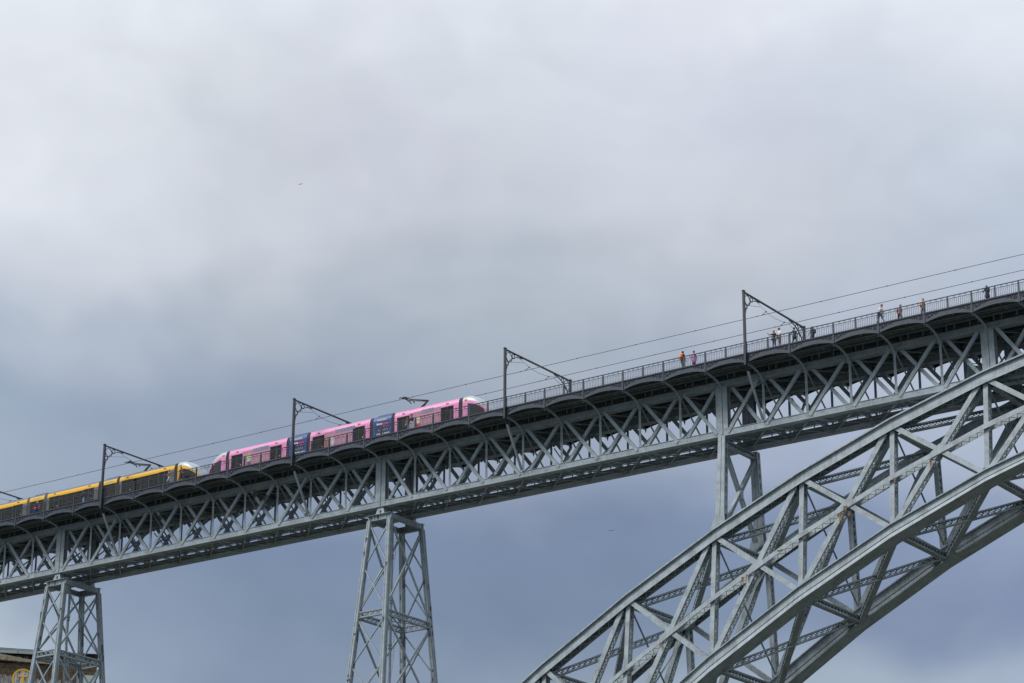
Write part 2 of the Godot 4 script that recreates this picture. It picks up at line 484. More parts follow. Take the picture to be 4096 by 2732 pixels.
func girder(deck: Node3D, zf: float, s: float) -> void:
	# zf: the face towards the quay; s = 1 where that face is the outer one
	var g := node("truss_girder", deck)
	var D := 0.5
	var out := Vector3(0, 0, 0.07 * s)
	var zo := zf if s > 0 else zf - D       # outer face
	for i in range(I0, I1):
		var a := bx(i)
		var b := bx(i + 1)
		var mb := MB.new()
		mb.box(Vector3(a, -0.14, zf), Vector3(b, -0.62, zf - D))
		mb.box(Vector3(a, -0.46, zf + 0.07), Vector3(b, -0.615, zf + 0.001))
		mb.box(Vector3(a, -0.10, zf + 0.10), Vector3(b, -0.138, zf - D - 0.1))
		mb.box(Vector3(a, -0.622, zf + 0.14), Vector3(b, -0.66, zf - D - 0.14))
		put(mb, "top_chord", M.steel, g)
		mb = MB.new()
		mb.box(Vector3(a, -4.64, zf), Vector3(b, -5.17, zf - 0.05))
		mb.box(Vector3(a, -4.64, zf - D + 0.05), Vector3(b, -5.17, zf - D))
		mb.box(Vector3(a, -5.172, zf + 0.09), Vector3(b, -5.21, zf - D - 0.09))
		mb.box(Vector3(a, -4.60, zf + 0.05), Vector3(b, -4.638, zf - 0.15))
		put(mb, "bottom_chord", M.steel, g)
		var pier: bool = i in PIERS
		var sp := 0
		for p in PIERS:
			if i >= p: sp += 1
		var slash_front := sp % 2 == 1      # which diagonal lies in front changes from span to span
		var e0 := 0.60 if pier else 0.30
		var e1 := 0.60 if (i + 1) in PIERS else 0.30
		for k in 2:
			var slash := k == 0             # rises towards +x
			var front := slash == slash_front
			var z := zf + 0.045 if front else zf - 0.30
			var p := Vector3(a + e0 - 0.05, -4.92, z) if slash else Vector3(a + e0 + 0.12, -0.50, z)
			var q := Vector3(b - e1 - 0.12, -0.50, z) if slash else Vector3(b - e1 + 0.05, -4.92, z)
			mb = MB.new()
			mb.beam(p, q, Vector3.BACK, 0.32, 0.04)
			var dn := (q - p).normalized().cross(Vector3.BACK)
			if dn.y > 0: dn = -dn
			mb.beam(p + dn * 0.14 + Vector3(0, 0, -0.10), q + dn * 0.14 + Vector3(0, 0, -0.10), Vector3.BACK, 0.03, 0.15)
			mb.beam(p - dn * 0.14 + Vector3(0, 0, -0.10), q - dn * 0.14 + Vector3(0, 0, -0.10), Vector3.BACK, 0.03, 0.15)
			put(mb, "diagonal", M.steel, g)
		mb = MB.new()
		if pier:
			mb.box(Vector3(a - 0.62, -0.665, zf + 0.03), Vector3(a - 0.08, -5.14, zf - 0.02))
			mb.box(Vector3(a + 0.06, -0.665, zf + 0.03), Vector3(a + 0.56, -5.14, zf - 0.02))
			mb.box(Vector3(a - 0.10, -0.665, zf - 0.06), Vector3(a + 0.08, -5.14, zf - 0.10))
			mb.box(Vector3(a - 0.62, -0.665, zf - D), Vector3(a + 0.56, -5.14, zf - D - 0.04))
			mb.box(Vector3(a - 0.05, -0.80, zf + 0.10), Vector3(a + 0.05, -5.0, zf + 0.031))
			put(mb, "pier_post", M.steel, g)
		else:
			mb.box(Vector3(a - 0.115, -0.665, zf - 0.06), Vector3(a - 0.02, -4.63, zf - 0.10))
			mb.box(Vector3(a + 0.02, -0.665, zf - 0.06), Vector3(a + 0.115, -4.63, zf - 0.10))
			mb.box(Vector3(a - 0.02, -0.665, zf - 0.08), Vector3(a + 0.02, -4.63, zf - 0.22))
			mb.box(Vector3(a - 0.2, -0.665, zf - 0.03), Vector3(a + 0.2, -0.98, zf - 0.055))
			put(mb, "vertical_post", M.steel, g)
		mb = MB.new()
		mb.prism([Vector3(a - 0.62, -4.66, zf + 0.016), Vector3(a - 0.62, -5.15, zf + 0.016), Vector3(a + 0.62, -5.15, zf + 0.016), Vector3(a + 0.62, -4.66, zf + 0.016)], Vector3(0, 0, -0.015))
		put(mb, "gusset_plate", M.arch, g)
	# repainted lengths, darker than the rest
	if s > 0:
		for q in [[-9, 0.62, true], [-8, 0.3, true], [-8, 0.15, false], [-7, 0.9, false], [-6, 0.86, false], [-3, 0.9, true], [-2, 0.95, true], [-1, 0.9, true], [-11, 0.2, false], [-15, 0.8, true]]:
			var i: int = q[0]
			var f: float = q[1]
			var slash: bool = q[2]
			var sp := 0
			for p in PIERS:
				if i >= p: sp += 1
			var z := zf + 0.072 if slash == (sp % 2 == 1) else zf - 0.272
			var p := Vector3(bx(i) + 0.25, -4.92, z) if slash else Vector3(bx(i) + 0.42, -0.50, z)
			var r := Vector3(bx(i + 1) - 0.42, -0.50, z) if slash else Vector3(bx(i + 1) - 0.25, -4.92, z)
			if slash: f = 1.0 - f
			var mb := MB.new()
			mb.beam(p.lerp(r, clampf(f - 0.06, 0, 1)), p.lerp(r, clampf(f + 0.06, 0, 1)), Vector3.BACK, 0.31, 0.006)
			put(mb, "paint_patch", M.patch, g)

func make_edges(deck: Node3D) -> void:
	# scroll ornament, shared
	var sc := MB.new()
	for sg in [-1.0, 1.0]:
		var o := Vector3(sg * 0.34, 0.56, 0.012)
		for sp in [[0.0, 0.0, 0.17, 2.3], [0.36, 0.05, 0.11, 2.0], [0.64, 0.09, 0.07, 1.6]]:
			var path := []
			for k in 20:
				var t := float(k) / 19
				var r: float = sp[2] * (1.0 - 0.85 * t)
				var an: float = TAU * sp[3] * t * 0.8 + 2.4
				path.append(o + Vector3(sg * (sp[0] + cos(an) * r), sp[1] + sin(an) * r, 0))
			sc.tube(path, 0.02, 4)
		sc.tube([o + Vector3(sg * -0.12, -0.16, 0), o + Vector3(sg * 0.14, -0.12, 0), o + Vector3(sg * 0.32, 0.06, 0), o + Vector3(sg * 0.52, 0.12, 0), o + Vector3(sg * 0.7, 0.04, 0), o + Vector3(sg * 0.95, 0.15, 0)], 0.024, 4)
	var scroll := sc.mesh(M.scroll)
	# hanging knob under each bay post
	var fb := MB.new()
	fb.lathe(Vector3.ZERO, [Vector2(0.0, -0.34), Vector2(0.05, -0.28), Vector2(0.035, -0.2), Vector2(0.085, -0.14), Vector2(0.085, -0.08), Vector2(0.05, -0.05), Vector2(0.10, 0.0), Vector2(0.10, 0.04), Vector2(0.0, 0.05)], 8)
	var knob := fb.mesh(M.edge)
	for far in 2:
		var z := 0.0 if far == 0 else -W
		var sg := 1.0 if far == 0 else -1.0
		for i in range(I0, I1):
			var a := bx(i) + 0.003
			var b := bx(i + 1) - 0.003
			var mb := MB.new()
			var k := 14
			for j in k:
				var f0 := float(j) / k
				var f1 := float(j + 1) / k
				var y0 := arch_y(f0)
				var y1 := arch_y(f1)
				var xa := lerpf(a, b, f0)
				var xb := lerpf(a, b, f1)
				mb.prism([Vector3(xa, y0, z), Vector3(xb, y1, z), Vector3(xb, 0.835, z), Vector3(xa, 0.835, z)], Vector3(0, 0, -0.03))
				mb.beam(Vector3(xa, y0 + 0.02, z + 0.02 * sg), Vector3(xb, y1 + 0.02, z + 0.02 * sg), Vector3.UP, 0.05, 0.045)
			mb.box(Vector3(a, 0.80, z + 0.08 * sg), Vector3(b, 0.862, z - 0.05 * sg))
			var p := put(mb, "edge_plate", M.edge, deck)
			# post strip and hanging knob
			mb = MB.new()
			mb.box(Vector3(bx(i) - 0.07, 0.0, z + 0.06 * sg), Vector3(bx(i) + 0.07, 0.80, z + 0.002 * sg))
			put(mb, "edge_post", M.edge, deck)
			put_mesh(knob, "hanging_knob", deck, Vector3(bx(i), -0.02, z))
			if far == 0:
				var so := put_mesh(scroll, "scroll_ornament", deck, Vector3(bx(i), 0, z))
			# curved bracket down to the girder
			mb = MB.new()
			var zs := -0.10 if far == 0 else -W + 0.10
			var ze := -2.66 if far == 0 else -7.86
			var path := []
			for j in 11:
				var t := PI / 2 * j / 10
				path.append(Vector3(bx(i), -0.84 + 0.80 * cos(t), lerpf(zs, ze, sin(t))))
			for j in 10:
				mb.beam(path[j], path[j + 1], Vector3.RIGHT, 0.05, 0.22)
				mb.beam(path[j] + Vector3(0, 0.09, 0.03 * (1 if far == 0 else -1)), path[j + 1] + Vector3(0, 0.09, 0.03 * (1 if far == 0 else -1)), Vector3.RIGHT, 0.14, 0.04)
			put(mb, "curved_bracket", M.steel, deck)

func arch_y(f: float) -> float:
	var t := absf(f * 2.0 - 1.0)
	return 0.31 * (1.0 - pow(t, 2.1))

# ---------------------------------------------------------------- the arch: two leaning ribs tied together
func y_ut(x: float) -> float: return -0.00448 * x * x + 0.6804 * x - 26.586
func y_ub(x: float) -> float: return y_ut(x) - 1.07
func y_mt(x: float) -> float: return -0.00485 * x * x + 0.76012 * x - 34.155
func y_lt(x: float) -> float: return -0.00572 * x * x + 0.86838 * x - 41.319
func y_lb(x: float) -> float: return -0.00539 * x * x + 0.86075 * x - 42.766

func rz(far: bool, y: float) -> float:       # the rib's face towards the quay
	return -8.75 + 0.06 * y if far else -2.15 - 0.1 * y

func rp(far: bool, x: float, y: float, d := 0.0) -> Vector3:
	return Vector3(x, y, rz(far, y) - d)

func rplate(mb: MB, far: bool, p: Vector2, q: Vector2, w: float, d0: float, d1: float) -> void:
	# a flat bar lying in the rib's plane
	var t := (q - p).normalized()
	var s := Vector2(-t.y, t.x) * w / 2.0
	var c := [p - s, q - s, q + s, p + s]
	var poly := []
	for k in c: poly.append(rp(far, k.x, k.y, d0))
	mb.prism(poly, Vector3(0, 0, d0 - d1))

func rmember(parent: Node3D, called: String, far: bool, p: Vector2, q: Vector2, w: float, d0: float, dd: float, step: float) -> void:
	var mb := MB.new()
	rplate(mb, far, p, q, w, d0, d0 + 0.05)
	rplate(mb, far, p, q, w, d0 + dd - 0.05, d0 + dd)
	var t := (q - p).normalized()
	var s := Vector2(-t.y, t.x) * (w / 2.0 - 0.03)
	for sg in [-1.0, 1.0]:                     # edge angles
		var a: Vector2 = p + s * sg
		var b: Vector2 = q + s * sg
		rplate(mb, far, a, b, 0.05, d0 + 0.05, d0 + 0.13)
		rplate(mb, far, a, b, 0.05, d0 + dd - 0.13, d0 + dd - 0.05)
	var o := put(mb, called, M.arch, parent)
	mb = MB.new()
	var k := int(p.distance_to(q) / step)
	for sg in [-1.0, 1.0]:
		var a: Vector2 = p + s * sg
		var b: Vector2 = q + s * sg
		mb.lace(rp(far, a.x, a.y, d0 + 0.06), rp(far, b.x, b.y, d0 + 0.06), rp(far, a.x, a.y, d0 + dd - 0.06), rp(far, b.x, b.y, d0 + dd - 0.06), k, 0.07, 0.015, true)
	put(mb, "lacing", M.lace, o)

func lattice_beam(parent: Node3D, called: String, p: Vector3, q: Vector3, w: float, h: float, m: Material, step := 0.55) -> void:
	var d := (q - p).normalized()
	var s := d.cross(Vector3.UP).normalized()
	var u := s.cross(d)
	var mb := MB.new()
	mb.beam(p + u * h / 2, q + u * h / 2, u, w, 0.045)
	mb.beam(p - u * h / 2, q - u * h / 2, u, w, 0.045)
	for a in [-1.0, 1.0]:
		for b in [-1.0, 1.0]:
			mb.beam(p + u * (h / 2 - 0.065) * a + s * (w / 2 - 0.015) * b, q + u * (h / 2 - 0.065) * a + s * (w / 2 - 0.015) * b, u, 0.03, 0.085)
	var o := put(mb, called, m, parent)
	mb = MB.new()
	var k := maxi(2, int(p.distance_to(q) / step))
	for b in [-1.0, 1.0]:
		var f: Vector3 = s * (w / 2 - 0.045) * b
		mb.lace(p - u * (h / 2 - 0.05) + f, q - u * (h / 2 - 0.05) + f, p + u * (h / 2 - 0.05) + f, q + u * (h / 2 - 0.05) + f, k, 0.06, 0.015, true)
	put(mb, "lacing", M.lace, o)

func make_arch() -> void:
	var arch := thing("bridge_arch", "riveted grey iron arch of two trussed ribs with rust stains, rising to the deck", "bridge arch")
	var nodes := []
	for i in range(-3, 20, 2): nodes.append(i * S + (0.05 if i == 5 else 0.0))
	for fr in 2:
		var far := fr == 1
		var du := 0.95                          # width of the upper chord box
		var dl := 1.45
		for k in nodes.size():
			var x: float = nodes[k]
			# post
			rmember(arch, "arch_post", far, Vector2(x, y_lt(x) - 0.3), Vector2(x, y_ub(x) + 0.3), 0.42, 0.20, 0.70, 0.62)
			if k + 1 >= nodes.size(): continue
			var x2: float = nodes[k + 1]
			# upper chord: two webs under a cover plate, open and laced below
			var mb := MB.new()
			for d in [0.0, du - 0.05]:
				mb.prism([rp(far, x, y_ub(x), d), rp(far, x2, y_ub(x2), d), rp(far, x2, y_ut(x2) - 0.14, d), rp(far, x, y_ut(x) - 0.14, d)], Vector3(0, 0, -0.05))
			var f := -0.22 if not far else -0.05
			var bk := du + (0.05 if not far else 0.22)
			mb.prism([rp(far, x, y_ut(x) - 0.138, f), rp(far, x2, y_ut(x2) - 0.138, f), rp(far, x2, y_ut(x2), f), rp(far, x, y_ut(x), f)], Vector3(0, 0, f - bk))
			for d in [-0.07, du + 0.01]:        # angles along the lower edge
				mb.prism([rp(far, x, y_ub(x) - 0.03, d), rp(far, x2, y_ub(x2) - 0.03, d), rp(far, x2, y_ub(x2) + 0.02, d), rp(far, x, y_ub(x) + 0.02, d)], Vector3(0, 0, -0.06))
			var uc := put(mb, "upper_chord", M.arch, arch)
			mb = MB.new()
			mb.lace(rp(far, x, y_ub(x) - 0.02, 0.02), rp(far, x2, y_ub(x2) - 0.02, 0.02), rp(far, x, y_ub(x) - 0.02, du - 0.02), rp(far, x2, y_ub(x2) - 0.02, du - 0.02), 9, 0.06, 0.02, false)
			put(mb, "lacing", M.lace, uc)
			# middle chord
			mb = MB.new()
			for d in [-0.03, 0.78]:
				mb.prism([rp(far, x, y_mt(x) - 0.46, d), rp(far, x2, y_mt(x2) - 0.46, d), rp(far, x2, y_mt(x2), d), rp(far, x, y_mt(x), d)], Vector3(0, 0, -0.05))
			mb.prism([rp(far, x, y_mt(x) - 0.04, 0.03), rp(far, x2, y_mt(x2) - 0.04, 0.03), rp(far, x2, y_mt(x2), 0.03), rp(far, x, y_mt(x), 0.03)], Vector3(0, 0, -0.16))
			var mc := put(mb, "middle_chord", M.arch, arch)
			mb = MB.new()
			mb.lace(rp(far, x, y_mt(x) - 0.44, 0.02), rp(far, x2, y_mt(x2) - 0.44, 0.02), rp(far, x, y_mt(x) - 0.44, 0.78), rp(far, x2, y_mt(x2) - 0.44, 0.78), 12, 0.05, 0.02, false)
			put(mb, "lacing", M.lace, mc)
			# lower chord: closed box with a stepped outer web
			mb = MB.new()
			var h0 := y_lt(x) - y_lb(x)
			var h1 := y_lt(x2) - y_lb(x2)
			var so := -0.10 if not far else 0.0
			mb.prism([rp(far, x, y_lb(x) + 0.05, 0.0), rp(far, x2, y_lb(x2) + 0.05, 0.0), rp(far, x2, y_lt(x2) - 0.10, 0.0), rp(far, x, y_lt(x) - 0.10, 0.0)], Vector3(0, 0, -0.06))
			mb.prism([rp(far, x, y_lb(x) + 0.05, -0.13), rp(far, x2, y_lb(x2) + 0.05, -0.13), rp(far, x2, y_lb(x2) + h1 * 0.34, -0.05), rp(far, x, y_lb(x) + h0 * 0.34, -0.05)], Vector3(0, 0, -0.049))
			mb.prism([rp(far, x, y_lb(x) + h0 * 0.36, -0.10), rp(far, x2, y_lb(x2) + h1 * 0.36, -0.10), rp(far, x2, y_lb(x2) + h1 * 0.36 + 0.05, -0.10), rp(far, x, y_lb(x) + h0 * 0.36 + 0.05, -0.10)], Vector3(0, 0, -0.099))
			mb.prism([rp(far, x, y_lt(x) - 0.098, -0.20), rp(far, x2, y_lt(x2) - 0.098, -0.20), rp(far, x2, y_lt(x2), -0.20), rp(far, x, y_lt(x), -0.20)], Vector3(0, 0, -0.2 - dl - 0.15))
			mb.prism([rp(far, x, y_lb(x) + 0.05, dl - 0.06), rp(far, x2, y_lb(x2) + 0.05, dl - 0.06), rp(far, x2, y_lt(x2) - 0.10, dl - 0.06), rp(far, x, y_lt(x) - 0.10, dl - 0.06)], Vector3(0, 0, -0.06))
			mb.prism([rp(far, x, y_lb(x), -0.20), rp(far, x2, y_lb(x2), -0.20), rp(far, x2, y_lb(x2) + 0.048, -0.20), rp(far, x, y_lb(x) + 0.048, -0.20)], Vector3(0, 0, -0.2 - dl - 0.15))
			put(mb, "lower_chord", M.arch, arch)
			# crossed diagonals
			rmember(arch, "arch_diagonal", far, Vector2(x + 0.35, y_ub(x + 0.35) + 0.1), Vector2(x2 - 0.1, y_lt(x2 - 0.1) - 0.25), 0.42, 0.07, 0.62, 0.62)
			rmember(arch, "arch_diagonal", far, Vector2(x + 0.1, y_lt(x + 0.1) - 0.25), Vector2(x2 - 0.62, y_ub(x2 - 0.62) + 0.1), 0.46, 0.13, 0.74, 0.62)
	# plates where the diagonals cross, and rust that has run down below them
	for k in nodes.size() - 1:
		var x: float = (nodes[k] + nodes[k + 1]) / 2.0 - 0.1
		for fr in 2:
			var mb := MB.new()
			var y := y_mt(x) - 0.2
			var sl := 0.62
			var poly := []
			for q in [[-0.75, -0.30], [-0.2, -0.62], [0.75, 0.05], [0.75, 0.35], [0.2, 0.6], [-0.75, 0.05]]: poly.append(rp(fr == 1, x + q[0], y + q[1] + q[0] * sl * 0.4, 0.055))
			mb.prism(poly, Vector3(0, 0, -0.012))
			put(mb, "gusset_plate", M.arch, arch)
	for q in [[24.35, -18.9, 0.16, 0.9], [24.75, -18.75, 0.10, 0.5], [33.65, -14.75, 0.20, 1.1], [34.05, -14.2, 0.26, 0.5], [34.45, -14.75, 0.12, 0.7], [28.0, -17.05, 0.5, 0.12], [41.9, -11.55, 0.14, 0.9], [16.4, -23.6, 0.14, 0.6], [38.6, -12.5, 0.12, 0.5], [30.2, -16.3, 0.3, 0.1]]:
		var mb := MB.new()
		for j in 5:
			var w: float = q[2] * rng.randf_range(0.14, 0.34)
			var x: float = q[0] + q[2] * (j / 4.0 - 0.5)
			var h: float = q[3] * rng.randf_range(0.35, 1.0)
			mb.prism([rp(false, x - w * 0.3, q[1] - h, -0.085), rp(false, x + w * 0.3, q[1] - h * 0.9, -0.085), rp(false, x + w, q[1], -0.085), rp(false, x - w, q[1] + 0.02, -0.085)], Vector3(0, 0, -0.004))
		put(mb, "rust_stain", M.rust, arch).set_meta("kind", "stuff")
	# bracing between the ribs
	for k in nodes.size():
		var x: float = nodes[k]
		for lv in 2:
			var y := y_ub(x) + 0.12 if lv == 0 else y_lb(x) + 0.55
			var zn := 0.96 if lv == 0 else 1.4
			var p := rp(false, x + 0.25, y, zn)
			var q := rp(true, x + 0.25, y, 0.0)
			lattice_beam(arch, "rib_strut", p, q, 0.52, 0.56, M.arch)
			if k + 1 < nodes.size():
				var x2: float = nodes[k + 1]
				var y2 := y_ub(x2) + 0.12 if lv == 0 else y_lb(x2) + 0.55
				lattice_beam(arch, "lateral_brace", rp(false, x + 0.5, y + 0.0, zn), rp(true, x2 - 0.3, y2, 0.0), 0.54, 0.54, M.arch)
				lattice_beam(arch, "lateral_brace", rp(true, x + 0.5, y - 0.02, 0.0), rp(false, x2 - 0.3, y2 - 0.02, zn), 0.50, 0.48, M.arch)
		for sw in 2:
			var mb := MB.new()
			var a := rp(sw == 1, x + (0.12 if sw == 0 else -0.12), y_ub(x) - 0.2, 0.5)
			var b := rp(sw == 0, x + (0.12 if sw == 0 else -0.12), y_lt(x) + 0.2, 0.5)
			mb.beam(a, b, Vector3.RIGHT, 0.17, 0.04)
			mb.beam(a + Vector3(0.02, 0, 0), b + Vector3(0.02, 0, 0), Vector3.RIGHT, 0.04, 0.16)
			put(mb, "sway_brace", M.arch, arch)

# ---------------------------------------------------------------- the trestle that stands on the arch
func make_column() -> void:
	for ci in [5, 11]:
		var x := bx(ci)
		var t := thing("arch_trestle", "tapered grey iron trestle with slotted braces between arch and deck" if ci == 5 else "short iron trestle half hidden behind the top of the arch", "bridge trestle", "trestles standing on the arch")
		var yb := y_ut(x) + 0.05
		for far in 2:
			var mb := MB.new()
			var zt := -2.47 if far == 0 else -8.0
			var zb := zt + (0.093 if far == 0 else -0.05) * (-5.25 - yb)
			var hw0 := 0.34
			var hw1 := 0.44
			var mid := 0.82
			var f := func(xx: float, s: float, dd: float) -> Vector3: return Vector3(x + xx, lerpf(-5.22, yb, s), lerpf(zt, zb, s) - dd)
			for dd in [0.0, 0.55]:
				mb.prism([f.call(-hw1, mid, dd), f.call(hw1, mid, dd), f.call(hw0, 0.0, dd), f.call(-hw0, 0.0, dd)], Vector3(0, 0, -0.05))
				mb.prism([f.call(-1.15, 1.0 + 0.05, dd), f.call(0.55, 0.965, dd), f.call(hw1 + 0.02, mid, dd), f.call(-hw1, mid, dd)], Vector3(0, 0, -0.05))
			for sg in [-1.0, 1.0]:
				var poly := [f.call(sg * hw1, mid, 0.05), f.call(sg * hw1, mid, 0.55), f.call(sg * hw0, 0.0, 0.55), f.call(sg * hw0, 0.0, 0.05)]
				if sg < 0: poly.reverse()
				mb.prism(poly, Vector3(-sg * 0.04, 0, 0))
			mb.beam(f.call(0.0, 0.0, -0.02), f.call(0.0, mid, -0.02), Vector3.BACK, 0.05, 0.04)
			put(mb, "trestle_leg", M.arch, t)
			for k in 8:
				mb = MB.new()
				mb.boxv(f.call(0.345 + 0.1 * (k + 0.5) / 8 * mid, mid * (k + 0.5) / 8, 0.3), Vector3(0.012, 0, 0), Vector3(0, 0.28, 0), Vector3(0, 0, 0.08))
				put(mb, "leg_slot", M.patch, t)
		if ci == 5:
			var z0 := -3.1
			lattice_beam(t, "cap_beam", Vector3(x, -5.7, -2.9), Vector3(x, -5.7, -8.1), 0.4, 0.5, M.arch)
			lattice_beam(t, "cross_brace", Vector3(x - 0.05, -6.2, -3.05), Vector3(x - 0.05, -13.6, -8.0), 0.36, 0.3, M.arch, 0.6)
			lattice_beam(t, "cross_brace", Vector3(x + 0.08, -6.2, -8.0), Vector3(x + 0.08, -13.6, -2.2), 0.36, 0.3, M.arch, 0.6)
			var mb := MB.new()
			mb.prism([Vector3(x + 0.28, -10.3, -5.55), Vector3(x + 0.28, -10.3, -5.05), Vector3(x + 0.28, -9.5, -5.05), Vector3(x + 0.28, -9.5, -5.55)].map(func(q): return q), Vector3(-0.04, 0, 0))
			put(mb, "gusset_plate", M.arch, t)

# ---------------------------------------------------------------- towers under the left-hand deck
func make_towers() -> void:
	for ti in [-4, -14]:
		var xc := bx(ti) + (0.0 if ti == -4 else -0.2)
		var y1 := -15.6 if ti == -4 else -13.7
		var t := thing("lattice_tower", "four-legged riveted iron tower under the deck, standing clear against the sky" if ti == -4 else "four-legged riveted iron tower under the deck, in front of the emblem building", "bridge tower", "iron towers carrying the deck")
		var yg := hill(xc, -5.1) - 1.0
		var yt := -6.5
		var hx := func(y: float) -> float: return 1.2 + (-6.5 - y) * 0.048
		var hz := func(y: float) -> float: return 2.5 + (-6.5 - y) * 0.1
		var zc := -5.2
		var P := func(sx: float, sz: float, y: float) -> Vector3: return Vector3(xc + sx * hx.call(y), y, zc + sz * hz.call(y))
		for sx in [-1.0, 1.0]:
			for sz in [-1.0, 1.0]:
				var mb := MB.new()
				var a: Vector3 = P.call(sx, sz, yt)
				var b: Vector3 = P.call(sx, sz, yg)
				mb.beam(a, b, Vector3.BACK, 0.40, 0.46)
				for q in [-1.0, 1.0]:            # cover strips make the leg stepped
					mb.beam(a + Vector3(0.13 * q, 0, 0), b + Vector3(0.13 * q, 0, 0), Vector3.BACK, 0.12, 0.52)
					mb.beam(a + Vector3(0, 0, 0.15 * q), b + Vector3(0, 0, 0.15 * q), Vector3.BACK, 0.47, 0.12)
				var leg := put(mb, "tower_leg", M.steel, t)
				for k in 14:
					mb = MB.new()
					var y := rng.randf_range(-8.0, yt - 17.0)
					var hgt := rng.randf_range(0.15, 0.5) if rng.randf() < 0.75 else rng.randf_range(0.6, 1.3)
					var wd := rng.randf_range(0.06, 0.16)
					var of := rng.randf_range(-0.1, 0.1)
					var c: Vector3 = P.call(sx, sz, y)
					if sz > 0 and sx > 0 and k > 1: continue
					if rng.randf() < 0.5: mb.boxv(c + Vector3(of, 0, 0.262), Vector3(wd * 0.8, 0, 0), Vector3(0, hgt / 2, 0), Vector3(0, 0, 0.006))
					else: mb.boxv(c + Vector3(0.238, 0, of), Vector3(0.006, 0, 0), Vector3(0, hgt / 2, 0), Vector3(0, 0, wd))
					put(mb, "paint_patch", M.patch, leg)
		# cap frame
		for sz in [-1.0, 1.0]:
			var mb := MB.new()
			var z: float = zc + sz * hz.call(-6.2)
			mb.box(Vector3(xc - 1.4, -5.98, z - 0.03), Vector3(xc + 1.4, -6.5, z + 0.03))
			mb.box(Vector3(xc - 1.42, -5.95, z - 0.26), Vector3(xc + 1.42, -5.982, z + 0.26))
			mb.box(Vector3(xc - 1.42, -6.502, z - 0.2), Vector3(xc + 1.42, -6.54, z + 0.2))
			for k in [-1.36, -0.7, 0.0, 0.7, 1.36]: mb.box(Vector3(xc + k - 0.05, -5.99, z - 0.09), Vector3(xc + k + 0.05, -6.49, z + 0.09))
			var cb := put(mb, "cap_beam", M.steel, t)
			if sz > 0:
				mb = MB.new()
				mb.box(Vector3(xc - 1.18, -6.06, z + 0.031), Vector3(xc - 0.98, -6.42, z + 0.036))
				put(mb, "paint_patch", M.patch, cb)
				mb = MB.new()
				mb.box(Vector3(xc - 0.35, -6.03, z + 0.031), Vector3(xc + 0.05, -6.44, z + 0.036))
				put(mb, "paint_patch", M.patch, cb)
			# rocker bearing between the cap and the girder
			mb = MB.new()
			var zb := -2.95 if sz > 0 else -7.57
			mb.prism([Vector3(xc - 0.55, -5.93, zb + 0.3), Vector3(xc + 0.55, -5.93, zb + 0.3), Vector3(xc + 0.3, -5.22, zb + 0.2), Vector3(xc - 0.3, -5.22, zb + 0.2)], Vector3(0, 0, -0.6))
			mb.tube([Vector3(xc, -5.6, zb + 0.4), Vector3(xc, -5.6, zb - 0.4)], 0.12, 8)
			put(mb, "rocker_bearing", M.steel, t)
		for sx in [-1.0, 1.0]:
			var mb := MB.new()
			var x: float = xc + sx * 1.32
			mb.box(Vector3(x - 0.03, -5.99, zc - 2.45), Vector3(x + 0.03, -6.5, zc + 2.45))
			mb.box(Vector3(x - 0.18, -6.545, zc - 2.28), Vector3(x + 0.18, -6.51, zc + 2.28))
			for k in [-1.4, 0.0, 1.4]: mb.box(Vector3(x - 0.07, -6.0, zc + k - 0.05), Vector3(x + 0.07, -6.49, zc + k + 0.05))
			put(mb, "cap_beam", M.steel, t)
		# braces and struts, storey by storey
		var ys := [-6.7, y1, y1 - 9.9, y1 - 19.8]
		for k in 3:
			var ya: float = ys[k] - (0.0 if k == 0 else 0.6)
			var yb: float = ys[k + 1] + 0.1
			for sz in [-1.0, 1.0]:
				for h in 2:                        # two crosses, one over the other
					var u := lerpf(ya, yb, h * 0.5)
					var d := lerpf(ya, yb, h * 0.5 + 0.5)
					for q in [-1.0, 1.0]:
						var mb := MB.new()
						var o := Vector3(0, 0, (0.10 if q > 0 else 0.0) * sz)
						mb.beam(P.call(-q, sz, u) + o, P.call(q, sz, d) + o, Vector3.BACK, 0.10, 0.05)
						mb.beam(P.call(-q, sz, u) + o + Vector3(0.06, 0, -0.05), P.call(q, sz, d) + o + Vector3(0.06, 0, -0.05), Vector3.BACK, 0.04, 0.10)
						put(mb, "cross_brace", M.steel, t)
			for sx in [-1.0, 1.0]:
				for q in [-1.0, 1.0]:
					var mb := MB.new()
					var o := Vector3((0.12 if q > 0 else 0.0) * sx, 0, 0)
					var a: Vector3 = P.call(sx, q, ya) + o
					var b: Vector3 = P.call(sx, -q, yb) + o
					mb.beam(a, b, Vector3.RIGHT, 0.20, 0.03)
					mb.beam(a + Vector3(-0.06, 0, 0.09), b + Vector3(-0.06, 0, 0.09), Vector3.RIGHT, 0.025, 0.12)
					mb.beam(a + Vector3(-0.06, 0, -0.09), b + Vector3(-0.06, 0, -0.09), Vector3.RIGHT, 0.025, 0.12)
					put(mb, "cross_brace", M.steel, t)
			if k < 2:
				var ym: float = ys[k + 1] - 0.25
				for sz in [-1.0, 1.0]: lattice_beam(t, "tower_strut", P.call(-1.0, sz, ym) + Vector3(0, 0, 0.02 * sz), P.call(1.0, sz, ym) + Vector3(0, 0, 0.02 * sz), 0.28, 0.58, M.steel, 0.58)
				for sx in [-1.0, 1.0]: lattice_beam(t, "tower_strut", P.call(sx, -1.0, ym - 0.06), P.call(sx, 1.0, ym - 0.06), 0.28, 0.58, M.steel, 0.58)
				for q in [-1.0, 1.0]:
					var mb := MB.new()
					mb.beam(P.call(-q, -1.0, ym + 0.12 * q), P.call(q, 1.0, ym + 0.12 * q), Vector3.UP, 0.14, 0.06)
					put(mb, "plan_brace", M.steel, t)
		# drain pipe and ladder
		var pipe := MB.new()
		var px := xc - 0.15
		var pz := zc + 0.35
